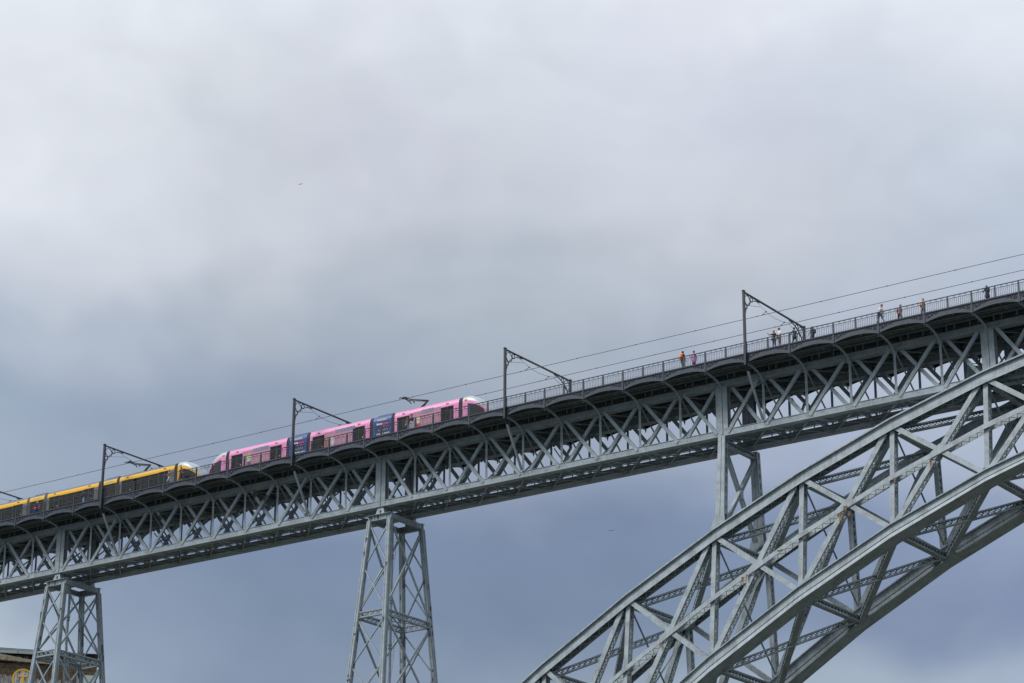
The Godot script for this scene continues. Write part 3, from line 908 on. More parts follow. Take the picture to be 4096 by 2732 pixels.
		pipe.tube([Vector3(px, -5.3, pz), Vector3(px, yg, pz)], 0.13, 10)
		for k in 6:
			pipe.tube([Vector3(px, -9.4 - 4.4 * k, pz), Vector3(px, -9.55 - 4.4 * k, pz)], 0.2, 10)
			pipe.tube([Vector3(px, -9.75 - 4.4 * k, pz), Vector3(px, -9.85 - 4.4 * k, pz)], 0.2, 10)
		put(pipe, "drain_pipe", M.steel, t)
		var ld := MB.new()
		var lx := xc - 0.55
		for q in [-0.16, 0.16]:
			var path := []
			for k in 30:
				var y := lerpf(-6.6, -30.0, k / 29.0)
				path.append(Vector3(lx + q, y, zc - 0.25 + 0.32 * sin((y - y1) * 0.62)))
			ld.tube(path, 0.022, 4)
		for k in 78:
			var y := -6.7 - 0.3 * k
			var z := zc - 0.25 + 0.32 * sin((y - y1) * 0.62)
			ld.tube([Vector3(lx - 0.16, y, z), Vector3(lx + 0.16, y, z)], 0.014, 4)
		put(ld, "ladder", M.lace, t)

# ---------------------------------------------------------------- the old cellar building behind the left-hand tower
func make_building() -> void:
	var ex := Vector3(0.695, 0, -0.719)
	var nn := Vector3(0.719, 0, 0.695)
	var b := thing("cellar_building", "stained concrete building with a yellow ringed letter T and glazed roof strip", "building", "", Vector3(-115.5, 0, -47.4))
	b.transform.basis = Basis(ex, Vector3.UP, nn)
	var conc := mat(lin(0.36, 0.34, 0.33), 0.9, 0.0, paint_texture(51, 0.5, 0.75, 0.0), 5.0)
	var mould := mat(lin(0.13, 0.095, 0.06), 0.95, 0.0, paint_texture(57, 0.6, 0.8, 0.0), 4.0)
	var sand := mat(lin(0.40, 0.34, 0.26), 0.9, 0.0, paint_texture(61, 0.4, 0.4, 0.0), 4.0)
	var green := mat(lin(0.42, 0.52, 0.50), 0.25)
	var yel := mat(lin(0.80, 0.46, 0.03), 0.6)
	var plaster := mat(lin(0.62, 0.61, 0.62), 0.9, 0.0, paint_texture(67, 0.5, 0.8, 0.0), 5.0)
	var mb := MB.new()
	mb.box(Vector3(-14, -14, -9), Vector3(12.8, 1.05, -0.01))
	put(mb, "wall", conc, b)
	# growth of black mould under the coping, with a ragged lower edge
	mb = MB.new()
	var x := -14.0
	while x < 12.6:
		var w := rng.randf_range(0.12, 0.5)
		var yb := -0.35 - rng.randf_range(0.0, 0.75) - (0.5 if x > 4.0 else 0.0)
		mb.box(Vector3(x, yb, 0.0), Vector3(minf(x + w, 12.75), 1.04, 0.006))
		x += w + 0.001
	put(mb, "mould_growth", mould, b)
	# sloping parapet
	mb = MB.new()
	mb.prism([Vector3(-14, 1.9, 0.35), Vector3(0, 1.49, 0.35), Vector3(6.9, 1.03, 0.35), Vector3(6.9, 1.13, 0.35), Vector3(0, 2.2, 0.35), Vector3(-14, 2.25, 0.35)], Vector3(0, 0, -0.5))
	put(mb, "parapet", sand, b)
	mb = MB.new()
	mb.box(Vector3(-14, 1.05, -8.5), Vector3(12.5, 2.7, -0.9))
	put(mb, "upper_wall", mould, b)
	for k in 9:
		mb = MB.new()
		mb.box(Vector3(2.2 + k * 1.05, 1.2, -0.9), Vector3(2.75 + k * 1.05, 2.3, -0.82))
		put(mb, "wall_panel", sand if k % 3 == 0 else M.under, b)
	# roof: thin slab over a strip of glass
	mb = MB.new()
	mb.prism([Vector3(-14, 3.2, 0.3), Vector3(5.6, 2.82, 0.3), Vector3(5.6, 2.89, 0.3), Vector3(-14, 3.32, 0.3)], Vector3(0, 0, -9.0))
	mb.prism([Vector3(5.602, 2.62, 0.1), Vector3(12.9, 2.70, 0.1), Vector3(12.9, 2.79, 0.1), Vector3(5.602, 2.70, 0.1)], Vector3(0, 0, -8.5))
	mb.prism([Vector3(-14, 2.24, 0.2), Vector3(5.2, 2.40, 0.2), Vector3(5.2, 2.48, 0.2), Vector3(-14, 2.32, 0.2)], Vector3(0, 0, -8.0))
	put(mb, "roof", M.edge, b)
	mb = MB.new()
	mb.prism([Vector3(-14, 3.13, 0.28), Vector3(5.58, 2.75, 0.28), Vector3(5.58, 2.815, 0.28), Vector3(-14, 3.195, 0.28)], Vector3(0, 0, -8.9))
	put(mb, "roof_soffit", M.white, b)
	for k in 7:
		mb = MB.new()
		mb.box(Vector3(-12.0 + k * 2.4, 2.33, 0.16), Vector3(-9.66 + k * 2.4, 2.80, 0.20))
		put(mb, "roof_window", green, b)
	mb = MB.new()
	mb.box(Vector3(11.1, -6, 0.0), Vector3(12.7, -0.15, 0.05))
	put(mb, "side_window", green, b)
	# emblem: plaster disc, ring and letter
	var em := node("emblem", b, Vector3(3.25, -1.06, 0.02))
	mb = MB.new()
	var k := 40
	for i in k:
		var a := TAU * i / k
		var c := TAU * (i + 1) / k
		mb.tri(Vector3.ZERO, Vector3(cos(a), sin(a), 0) * 1.24, Vector3(cos(c), sin(c), 0) * 1.2)
	put(mb, "disc", plaster, em)
	mb = MB.new()
	for i in k:
		var a := TAU * i / k
		var c := TAU * (i + 1) / k
		var A := Vector3(cos(a), sin(a), 0)
		var C := Vector3(cos(c), sin(c), 0)
		mb.prism([A * 1.2 + Vector3(0, 0, 0.06), A * 1.42 + Vector3(0, 0, 0.06), C * 1.42 + Vector3(0, 0, 0.06), C * 1.2 + Vector3(0, 0, 0.06)], Vector3(0, 0, -0.05))
	put(mb, "ring", yel, em)
	mb = MB.new()
	mb.box(Vector3(-0.60, 0.30, 0.01), Vector3(0.66, 0.54, 0.06))
	mb.box(Vector3(-0.16, -0.72, 0.01), Vector3(0.14, 0.299, 0.06))
	put(mb, "letter_t", yel, em)

# ---------------------------------------------------------------- railing
func make_railing() -> void:
	var r := thing("deck_railing", "dark grey iron railing with curled balusters along the deck edge", "railing")
	var x0 := bx(I0)
	var x1 := bx(I1)
	for q in [[1.865, 1.92, 0.09], [1.658, 1.688, 0.045], [0.91, 0.938, 0.05]]:
		var mb := MB.new()
		mb.box(Vector3(x0, q[0], -0.03 - q[2] / 2), Vector3(x1, q[1], -0.03 + q[2] / 2))
		put(mb, "handrail" if q[0] > 1.8 else "rail_bar", M.rail, r)
	var pb := MB.new()
	pb.box(Vector3(-0.055, DECK, -0.055), Vector3(0.055, 1.9, 0.055))
	pb.box(Vector3(-0.08, DECK, -0.08), Vector3(0.08, 0.93, 0.08))
	var post := pb.mesh(M.rail)
	var bb := MB.new()
	var k := 12
	for j in k:
		var x := (j + 0.5) / k * 2.02 - 1.01
		bb.tube([Vector3(x - 0.07, 0.955, 0), Vector3(x - 0.025, 0.95, 0), Vector3(x, 1.02, 0), Vector3(x, 1.54, 0), Vector3(x + 0.025, 1.62, 0), Vector3(x + 0.065, 1.645, 0)], 0.0155, 4)
		bb.boxv(Vector3(x, 1.5, 0), Vector3(0.02, 0, 0), Vector3(0, 0.022, 0), Vector3(0, 0, 0.02))
		bb.boxv(Vector3(x, 1.08, 0), Vector3(0.02, 0, 0), Vector3(0, 0.022, 0), Vector3(0, 0, 0.02))
	for x in [-0.45, 0.05, 0.55]:
		var ring := []
		for j in 11: ring.append(Vector3(x + cos(TAU * j / 10) * 0.075, 1.775 + sin(TAU * j / 10) * 0.075, 0))
		bb.tube(ring, 0.014, 4)
	var panel := bb.mesh(M.rail)
	for i in range(I0, I1):
		var a := bx(i)
		var b := bx(i + 1)
		for h in 2:
			put_mesh(post, "railing_post", r, Vector3(lerpf(a, b, h * 0.5), 0, -0.03))
			var p := put_mesh(panel, "baluster_panel", r, Vector3(lerpf(a, b, h * 0.5 + 0.25), 0, -0.03))
			p.scale.x = (b - a) / S
			p.set_meta("kind", "stuff")

# ---------------------------------------------------------------- portals that carry the overhead wires
func make_portals() -> void:
	var labels := {
		-17: "dark iron wire portal whose beam end shows over the yellow tram's rear cars",
		-12: "dark iron wire portal over the middle of the yellow tram",
		-6: "dark iron wire portal over the pink tram",
		0: "dark iron wire portal just ahead of the pink tram's nose",
		6: "dark iron wire portal beside the man in a white shirt"}
	for i in labels:
		var t := thing("wire_portal", labels[i], "wire portal", "portals along the deck", Vector3(bx(i), 0, 0))
		for far in 2:
			var f := func(y: float, d: float, dx := 0.0) -> Vector3: return Vector3(dx, y, 0.19 - d if far == 0 else -W - 0.19 + d)
			var mb := MB.new()
			mb.beam(f.call(-0.25, 0.0), f.call(6.62, 0.03), Vector3.RIGHT, 0.22, 0.19)
			mb.box(f.call(6.62, -0.14, -0.13), f.call(6.66, 0.17, 0.13))
			mb.box(f.call(6.66, 0.02, -0.06), f.call(6.78, 0.05, -0.03))
			mb.box(f.call(6.66, 0.02, 0.03), f.call(6.78, 0.05, 0.06))
			put(mb, "mast", M.mast, t)
			# bent foot down to the girder
			mb = MB.new()
			mb.beam(f.call(-0.25, 0.02), f.call(-0.72, 0.42), Vector3.RIGHT, 0.2, 0.2)
			put(mb, "mast_foot", M.mast, t)
			mb = MB.new()
			mb.beam(f.call(-0.60, 0.32), f.call(-4.52, 2.74), Vector3.RIGHT, 0.17, 0.19)
			put(mb, "raking_strut", M.steel, t)
			mb = MB.new()
			mb.beam(f.call(-1.95, 1.2), f.call(-1.0, 2.82), Vector3.RIGHT, 0.08, 0.09)
			put(mb, "strut_tie", M.steel, t)
			# corner bracket: an arc rib with rings in the corner
			mb = MB.new()
			var path := []
			for k in 17:
				var a := PI / 2 * k / 16
				path.append(f.call(4.2 + 2.2 * sin(a), 0.17 + 2.62 * (1.0 - cos(a))))
			for k in 16: mb.beam(path[k], path[k + 1], Vector3.RIGHT, 0.07, 0.08)
			for c in [[0.66, 5.93, 0.46], [1.36, 6.22, 0.22], [0.36, 5.26, 0.21]]:
				for k in 18:
					var a := TAU * k / 18
					var a2 := TAU * (k + 1) / 18
					mb.beam(f.call(c[1] + sin(a) * c[2], c[0] + cos(a) * c[2]), f.call(c[1] + sin(a2) * c[2], c[0] + cos(a2) * c[2]), Vector3.RIGHT, 0.05, 0.06)
			put(mb, "corner_bracket", M.mast, t)
		var mb := MB.new()
		mb.beam(Vector3(0, 6.54, 0.09), Vector3(0, 6.54, -W - 0.09), Vector3.UP, 0.16, 0.11)
		put(mb, "crossbeam", M.mast, t)
		# span wires and steady arms
		mb = MB.new()
		var w := 0.016
		mb.tube([Vector3(0, 6.42, -1.75), Vector3(0, 5.93, -3.72), Vector3(0, 5.82, -4.4), Vector3(0, 5.78, -5.3), Vector3(0, 5.93, -7.05), Vector3(0, 6.42, -W + 1.75)], w, 4)
		mb.tube([Vector3(0, 5.45, -0.35), Vector3(0, 6.05, -2.75)], w, 4)
		mb.tube([Vector3(0, 5.45, -W + 0.35), Vector3(0, 6.05, -W + 2.75)], w, 4)
		put(mb, "span_wire", M.wire, t)
		for z in [-3.4, -6.66]:
			mb = MB.new()
			mb.tube([Vector3(0, 5.93, z - 0.35), Vector3(-0.12, 5.58, z)], 0.025, 5)
			mb.ellipsoid(Vector3(0, 5.93, z - 0.35), Vector3(0.07, 0.07, 0.07))
			mb.ellipsoid(Vector3(-0.12, 5.57, z), Vector3(0.09, 0.05, 0.05))
			put(mb, "insulator", M.wire, t)

func make_wires() -> void:
	for q in [[-3.4, "overhead wire above the track that both trams stand on"], [-6.66, "overhead wire above the empty far track"]]:
		var t := thing("overhead_wire", q[1], "wire", "overhead wires")
		var mb := MB.new()
		mb.tube([Vector3(bx(I0) - 4, 5.53, q[0]), Vector3(bx(I1) + 4, 5.53, q[0])], 0.028, 6)
		put(mb, "wire", M.wire, t)
		mb = MB.new()
		for k in 24: mb.ellipsoid(Vector3(-84.0 + k * 6.4, 5.535, q[0]), Vector3(0.10, 0.05, 0.05), 4, 6)
		put(mb, "clamp", M.wire, t).set_meta("kind", "stuff")

# ---------------------------------------------------------------- trams
const TP := [Vector2(1.16, 0.22), Vector2(1.2, 0.6), Vector2(1.2, 1.0), Vector2(1.2, 2.34), Vector2(1.185, 2.55), Vector2(1.13, 2.77), Vector2(0.99, 2.99), Vector2(0.75, 3.09), Vector2(0.0, 3.14)]

func tp_normal(j: int) -> Vector2:
	var a: Vector2 = TP[maxi(j - 1, 0)]
	var b: Vector2 = TP[mini(j + 1, TP.size() - 1)]
	if j == TP.size() - 1: return Vector2(0, 1)
	var d := (b - a).normalized()
	return Vector2(d.y, -d.x)

func skin(mb: MB, xa: float, xb: float, j0: int, j1: int, k := 1.0, near := true, farside := true) -> void:
	# side walls or roof between two profile points, on both sides of the car
	for j in range(j0, j1):
		var p: Vector2 = TP[j]
		var q: Vector2 = TP[j + 1]
		var np := tp_normal(j)
		var nq := tp_normal(j + 1)
		for s in [1.0, -1.0]:
			if s > 0 and not near: continue
			if s < 0 and not farside: continue
			var a := Vector3(xa, p.y, p.x * k * s)
			var b := Vector3(xb, p.y, p.x * k * s)
			var c := Vector3(xb, q.y, q.x * k * s)
			var d := Vector3(xa, q.y, q.x * k * s)
			var na := Vector3(0, np.y, np.x * s)
			var nb := Vector3(0, nq.y, nq.x * s)
			if s > 0: mb.quad_n(a, b, c, d, na, na, nb, nb)
			else: mb.quad_n(b, a, d, c, na, na, nb, nb)

func panes(parent: Node3D, called: String, m: Material, xa: float, xb: float, j0: int, j1: int) -> void:
	for s in [true, false]:      # one piece on each side of the car
		var mb := MB.new()
		skin(mb, xa, xb, j0, j1, 1.0, s, not s)
		put(mb, called, m, parent)

func strip(parent: Node3D, called: String, m: Material, xa: float, xb: float, ya: float, yb: float, off := 0.006, side := 1.0) -> MeshInstance3D:
	var mb := MB.new()
	var z := 1.2 * side
	mb.box(Vector3(xa, ya, z), Vector3(xb, yb, z + off * side))
	return put(mb, called, m, parent)

func text(parent: Node3D, s: String, size: float, at: Vector3, m: Material, depth := 0.006) -> void:
	var tm := TextMesh.new()
	tm.text = s
	var f := SystemFont.new()
	f.font_names = PackedStringArray(["Droid Sans"])
	f.font_weight = 700
	tm.font = f
	tm.font_size = 64
	tm.pixel_size = size / 46.0
	tm.depth = depth
	tm.horizontal_alignment = HORIZONTAL_ALIGNMENT_LEFT
	tm.vertical_alignment = VERTICAL_ALIGNMENT_BOTTOM
	tm.material = m
	var o := put_mesh(tm, "lettering", parent, at)

func cab(parent: Node3D, x: float, dir: float, livery: Material, lower: Material) -> void:
	var c := node("cab", parent)
	var pc := [Vector2(1.16, 0.22), Vector2(1.2, 0.6), Vector2(1.2, 0.98), Vector2(1.2, 2.22), Vector2(1.185, 2.52), Vector2(1.13, 2.77), Vector2(0.99, 2.99), Vector2(0.75, 3.09), Vector2(0.4, 3.125), Vector2(0.0, 3.14)]
	var sec := [[0.0, 3.14, 1.2], [0.3, 3.15, 1.2], [0.6, 3.14, 1.2], [0.9, 3.07, 1.19], [1.2, 2.96, 1.17], [1.5, 2.79, 1.14], [1.8, 2.56, 1.10], [2.1, 2.27, 1.04], [2.4, 1.92, 0.96], [2.7, 1.52, 0.84], [2.95, 1.15, 0.70], [3.12, 0.82, 0.52], [3.22, 0.45, 0.3]]
	var pt := func(i: int, j: int, s: float) -> Vector3:
		var q: Vector2 = pc[j]
		return Vector3(x + dir * sec[i][0], 0.22 + (q.y - 0.22) * (sec[i][1] - 0.22) / 2.92, s * q.x * sec[i][2] / 1.2)
	var nm := func(i: int, j: int, s: float) -> Vector3:
		var a: Vector3 = pt.call(mini(i + 1, sec.size() - 1), j, s) - pt.call(maxi(i - 1, 0), j, s)
		var b: Vector3 = pt.call(i, mini(j + 1, pc.size() - 1), s) - pt.call(i, maxi(j - 1, 0), s)
		if j == pc.size() - 1: b = Vector3(0, 0, -s)
		var r := a.cross(b).normalized()
		if r.y * 0.3 + r.z * s + r.x * dir < 0: r = -r
		return r
	var bk := {}
	for i in sec.size() - 1:
		for j in pc.size() - 1:
			for s in [1.0, -1.0]:
				var kind := "shell"  # takes in the windscreen, whose sky reflection is painted on as plain silver
				if j < 2: kind = "skirt"
				elif j == 2: kind = "side_window" if sec[i][0] >= 0.55 and sec[i][0] < 2.35 else "side_frame"
				elif j < 4: kind = "side_frame"
				var key := kind if kind == "shell" else kind + ("+" if s > 0 else "-")
				if not bk.has(key): bk[key] = MB.new()
				var mb: MB = bk[key]
				var P := [pt.call(i, j, s), pt.call(i + 1, j, s), pt.call(i + 1, j + 1, s), pt.call(i, j + 1, s)]
				var N := [nm.call(i, j, s), nm.call(i + 1, j, s), nm.call(i + 1, j + 1, s), nm.call(i, j + 1, s)]
				if s * dir > 0: mb.quad_n(P[0], P[1], P[2], P[3], N[0], N[1], N[2], N[3])
				else: mb.quad_n(P[1], P[0], P[3], P[2], N[1], N[0], N[3], N[2])
	for kk in bk:
		var nm2: String = kk.trim_suffix("+").trim_suffix("-")
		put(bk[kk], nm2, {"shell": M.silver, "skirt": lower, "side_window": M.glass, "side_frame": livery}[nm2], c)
	var mb := MB.new()
	mb.ellipsoid(Vector3(x + dir * 0.35, 2.62, 1.19), Vector3(0.16, 0.12, 0.05))
	put(mb, "side_lamp", M.amber, c)
	mb = MB.new()
	mb.box(Vector3(x, 0.25, -0.9), Vector3(x + dir * 0.02, 2.9, 0.9))
	put(mb, "cab_partition", M.cabin, c)

func figure_print(parent: Node3D, x: float, hgt: float, top: Color, low: Color) -> void:
	var n := node("printed_figure", parent)
	var z := 1.206
	var mb := MB.new()
	var o := Vector3(x, hgt, z)
	var ring := []
	for k in 12: ring.append(o + Vector3(cos(TAU * k / 12) * 0.11, sin(TAU * k / 12) * 0.14, 0.004))
	mb.prism(ring, Vector3(0, 0, -0.004))
	put(mb, "face_print", mat(lin(0.45, 0.28, 0.2), 0.6), n)
	mb = MB.new()
	mb.prism([o + Vector3(-0.2, -0.85, 0.004), o + Vector3(0.2, -0.85, 0.004), o + Vector3(0.27, -0.24, 0.004), o + Vector3(0.1, -0.15, 0.004), o + Vector3(-0.1, -0.15, 0.004), o + Vector3(-0.27, -0.24, 0.004)], Vector3(0, 0, -0.004))
	put(mb, "shirt_print", mat(top, 0.6), n)
	mb = MB.new()
	mb.prism([o + Vector3(-0.17, -1.75, 0.004), o + Vector3(0.17, -1.75, 0.004), o + Vector3(0.2, -0.852, 0.004), o + Vector3(-0.2, -0.852, 0.004)], Vector3(0, 0, -0.004))
	put(mb, "trouser_print", mat(low, 0.6), n)

func make_trams() -> void:
	var pane := mat(Color(0.05, 0.055, 0.05, 0.62), 0.08)
	pane.transparency = BaseMaterial3D.TRANSPARENCY_ALPHA
	for tk in 2:
		var pink := tk == 0
		var t := thing("tram", "pink tram with blue short cars and printed adverts, coupled ahead of the yellow one" if pink else "yellow and grey tram with dark windows, coupled behind the pink one", "tram", "", Vector3(0 if pink else -36.2, DECK, -3.4))
		var liv: Material = M.pink if pink else M.yellow
		var mods := [[-35.9, -28.34, "PASSEAR"], [-25.32, -17.82, "SABOREAR"], [-14.8, -7.12, "CRIAR"]]
		for mi in 3:
			var a: float = mods[mi][0]
			var b: float = mods[mi][1]
			var car := node("long_car", t)
			var d := [a + 0.31, a + 1.83, b - 2.12, b - 0.6]
			var mb := MB.new()
			skin(mb, a, b, 0, 1)
			mb.box(Vector3(a, 0.2, -1.15), Vector3(b, 0.24, 1.15))
			if pink:
				skin(mb, a, b, 4, 8)
				skin(mb, a, b, 3, 4)
				for q in [[a, d[0]], [d[3], b]]: skin(mb, q[0], q[1], 1, 3)
				skin(mb, d[1], d[2], 1, 3, 1.0, false, true)
				skin(mb, d[1], d[2], 1, 2, 1.0, true, false)
			put(mb, "body_shell", liv if pink else M.roof, car)
			if pink:
				mb = MB.new()
				skin(mb, d[1], d[2], 2, 3, 1.0, true, false)
				put(mb, "advert_film", M.film, car)
				strip(car, "advert_film", M.film, d[1], d[2], 2.342, 2.53, 0.004)
				text(car, mods[mi][2], 0.36, Vector3(d[1] + (1.32 if mi < 2 else 1.45), 2.13, 1.206), M.letter)
				text(car, mods[mi][2], 0.35, Vector3(d[1] + (1.30 if mi < 2 else 1.43), 2.15, 1.209), mat(lin(0.17, 0.24, 0.34), 0.5), 0.004)
				for k in 3: strip(car, "slogan_print", M.white, d[1] + 1.35 + k * 0.5, d[1] + 1.35 + k * 0.5 + [0.32, 0.46, 0.4][k], 2.60, 2.66, -0.002)
				for k in 7: strip(car, "brick_print", mat(lin(0.6, 0.36, 0.45), 0.6), d[1] + 1.6 + 0.04 * k, d[2] - 0.3 - 0.1 * (k % 3), 1.1 + 0.14 * k, 1.12 + 0.14 * k, 0.003)
				if mi == 0: figure_print(car, d[1] + 0.85, 2.22, lin(0.38, 0.62, 0.26), lin(0.16, 0.05, 0.2))
				elif mi == 1:
					figure_print(car, d[1] + 0.30, 1.95, lin(0.32, 0.13, 0.08), lin(0.10, 0.16, 0.32))
					figure_print(car, d[1] + 1.05, 2.05, lin(0.5, 0.5, 0.55), lin(0.42, 0.3, 0.36))
				else: figure_print(car, d[1] + 1.05, 2.2, lin(0.66, 0.5, 0.42), lin(0.42, 0.03, 0.09))
			else:
				panes(car, "roof_band", M.yellow, a, b, 3, 5)
				mb = MB.new()
				skin(mb, a, b, 5, 8)
				put(mb, "roof", M.roof, car)
				panes(car, "lower_panel", M.cabin, a, b, 1, 2)
				for q in [[a, d[0]], [d[3], b]]:
					panes(car, "pillar_panel", M.greybellows, q[0], q[1], 2, 3)
				for k in 3:
					var xa := lerpf(d[1], d[2], k / 3.0)
					var xb := lerpf(d[1], d[2], (k + 1) / 3.0) - 0.06
					panes(car, "window", pane, xa, xb, 2, 3)
					panes(car, "window_post", M.bellows, xb, xb + 0.06, 2, 3)
			for k in 2:
				var xa: float = d[k * 2]
				var xb: float = d[k * 2 + 1]
				var dn := node("door", car)
				panes(dn, "door_glass", pane, xa + 0.05, (xa + xb) / 2 - 0.03, 1 if pink else 2, 3)
				panes(dn, "door_glass", pane, (xa + xb) / 2 + 0.02, xb - 0.05, 1 if pink else 2, 3)
				for q in [xa, xb - 0.05, (xa + xb) / 2 - 0.03]: panes(dn, "door_frame", M.bellows, q, q + 0.05, 1 if pink else 2, 3)
				strip(dn, "door_light", M.amber, xb - 0.3, xb - 0.2, 1.15, 1.27, 0.008)
				mb = MB.new()
				mb.box(Vector3((xa + xb) / 2 - 0.15, 2.60, 1.165), Vector3((xa + xb) / 2 + 0.15, 2.70, 1.185))
				put(mb, "door_emblem", mat(lin(0.12, 0.05, 0.02), 0.5), car)
				mb = MB.new()
				mb.box(Vector3(xa, 2.345, 1.195), Vector3(xb, 2.375, 1.215))
				put(mb, "door_header", M.bellows, dn)
			# inside: dark core, gold grab rails and seats
			mb = MB.new()
			mb.box(Vector3(a + 0.05, 0.26, -0.45), Vector3(b - 0.05, 3.0, 0.35))
			put(mb, "interior", M.cabin, car)
			for k in 6:
				var xa := lerpf(a + 0.5, b - 0.5, k / 6.0)
				mb = MB.new()
				mb.box(Vector3(xa, 1.98 - 0.02 * (k % 2), 0.75), Vector3(xa + 0.8, 2.03, 0.80))
				put(mb, "grab_rail", M.seatgold, car)
				mb = MB.new()
				mb.box(Vector3(xa + 0.2, 1.45, 0.55), Vector3(xa + 0.9, 1.52, 0.95))
				put(mb, "seat_top", M.seatgold, car)
			for s in [-1.0, 1.0]:
				for q in [a, b]:
					mb = MB.new()
					mb.tube([Vector3(q + (1.3 if q == a else -1.3), 0.30, s * 0.66), Vector3(q + (1.3 if q == a else -1.3), 0.30, s * 0.8)], 0.29, 14)
					put(mb, "wheel", M.bellows, car)
		for si in 2:
			var a: float = [-27.97, -17.42][si]
			var b: float = [-25.76, -15.19][si]
			var car := node("short_car", t)
			var mb := MB.new()
			if pink:
				skin(mb, a, b, 0, 8)
				put(mb, "body_shell", M.blue, car)
				strip(car, "advert_panel", M.navy, a + 0.3, b - 0.25, 0.7, 2.36, 0.004)
				text(car, "Novo", 0.2, Vector3(a + 0.42, 2.0, 1.206), M.white)
				for k in 4: strip(car, "magenta_print", M.magenta, a + 0.98 + 0.24 * k, a + 1.18 + 0.24 * k, 2.03, 2.22, 0.006)
				for k in 2: strip(car, "magenta_print", M.magenta, a + 0.98 + 0.45 * k, a + 1.38 + 0.45 * k, 1.83, 1.95, 0.006)
				mb = MB.new()
				for k in 5:
					var xs := a + 0.6 + 0.25 * k
					mb.tube([Vector3(xs, 1.45, 1.208), Vector3(xs + 0.1, 1.62, 1.208), Vector3(xs + 0.14, 1.5, 1.208), Vector3(xs + 0.06, 1.34, 1.208), Vector3(xs + 0.22, 1.5, 1.208)], 0.014, 4)
				put(mb, "script_print", M.white, car)
				text(car, "O Metro cresce.", 0.16, Vector3(a + 0.38, 1.02, 1.206), M.white)
				text(car, "A cidade mais.", 0.16, Vector3(a + 0.38, 0.78, 1.206), M.white)
			else:
				skin(mb, a, b, 0, 2)
				put(mb, "body_shell", M.cabin, car)
				panes(car, "roof_band", M.yellow, a, b, 3, 5)
				mb = MB.new()
				skin(mb, a, b, 5, 8)
				put(mb, "roof", M.roof, car)
				panes(car, "window", pane, a + 0.15, b - 0.15, 2, 3)
				for q in [[a, a + 0.15], [b - 0.15, b]]:
					panes(car, "window_post", M.bellows, q[0], q[1], 2, 3)
				mb = MB.new()
				mb.box(Vector3(a + 0.05, 0.26, -0.45), Vector3(b - 0.05, 3.0, 0.35))
				mb.box(Vector3(a + 0.7, 1.95, 0.75), Vector3(b - 0.3, 2.0, 0.8))
				put(mb, "interior", M.seatgold, car)
			mb = MB.new()
			mb.box(Vector3(a + 0.55, 2.49, 1.155), Vector3(b - 0.55, 2.65, 1.19))
			put(mb, "destination_display", M.dial, car)
			mb = MB.new()
			mb.box(Vector3(a + 0.2, 3.10, -0.8), Vector3(b - 0.2, 3.24, 0.6))
			put(mb, "roof_box", M.roof, car)
		var joints := [[-36.32, -35.9], [-28.34, -27.97], [-25.76, -25.32], [-17.82, -17.42], [-15.19, -14.8], [-7.12, -6.67]]
		for j in joints:
			var mb := MB.new()
			for k in 4:
				var f := lerpf(j[0], j[1], k / 4.0)
				var g := lerpf(j[0], j[1], (k + 0.62) / 4.0)
				var h := lerpf(j[0], j[1], (k + 1) / 4.0)
				skin(mb, f, g, 0, 8, 0.985)
				skin(mb, g, h, 0, 8, 0.955)
			put(mb, "bellows", M.bellows if pink or j[0] > -20 else M.greybellows, t)
		cab(t, -36.32, -1.0, liv, liv if pink else M.silver)
		cab(t, -6.67, 1.0, liv, liv if pink else M.silver)
		# pantograph
		var pn := node("pantograph", t, Vector3(0.0, 0, 0))
		var xb := -12.8
		var mb := MB.new()
		mb.box(Vector3(xb - 0.7, 3.12, -0.5), Vector3(xb + 0.5, 3.22, 0.5))
		put(mb, "pantograph_base", M.wire, pn)
		mb = MB.new()
		mb.tube([Vector3(xb, 3.2, 0), Vector3(xb + 1.15, 3.95, 0)], 0.1, 6)
		mb.tube([Vector3(xb + 0.55, 3.2, 0.1), Vector3(xb + 1.2, 3.86, 0.1)], 0.03, 5)
		put(mb, "lower_arm", M.wire, pn)
		mb = MB.new()
		for s in [-1.0, 1.0]: mb.tube([Vector3(xb + 1.15, 3.95, s * 0.08), Vector3(xb - 1.4, 4.52, s * 0.3)], 0.05, 5)
		mb.tube([Vector3(xb + 1.1, 3.86, 0), Vector3(xb - 1.25, 4.40, 0)], 0.04, 5)
		put(mb, "upper_arm", M.wire, pn)
		mb = MB.new()
		for q in [-0.2, 0.2]: mb.tube([Vector3(xb - 1.45 + q, 4.40, -0.95), Vector3(xb - 1.45 + q, 4.56, -0.75), Vector3(xb - 1.45 + q, 4.62, -0.4), Vector3(xb - 1.45 + q, 4.62, 0.4), Vector3(xb - 1.45 + q, 4.56, 0.75), Vector3(xb - 1.45 + q, 4.40, 0.95)], 0.05, 5)
		for s in [-0.45, 0.45]: mb.tube([Vector3(xb - 1.7, 4.57, s), Vector3(xb - 1.2, 4.57, s)], 0.05, 5)
		put(mb, "collector_head", M.wire, pn)

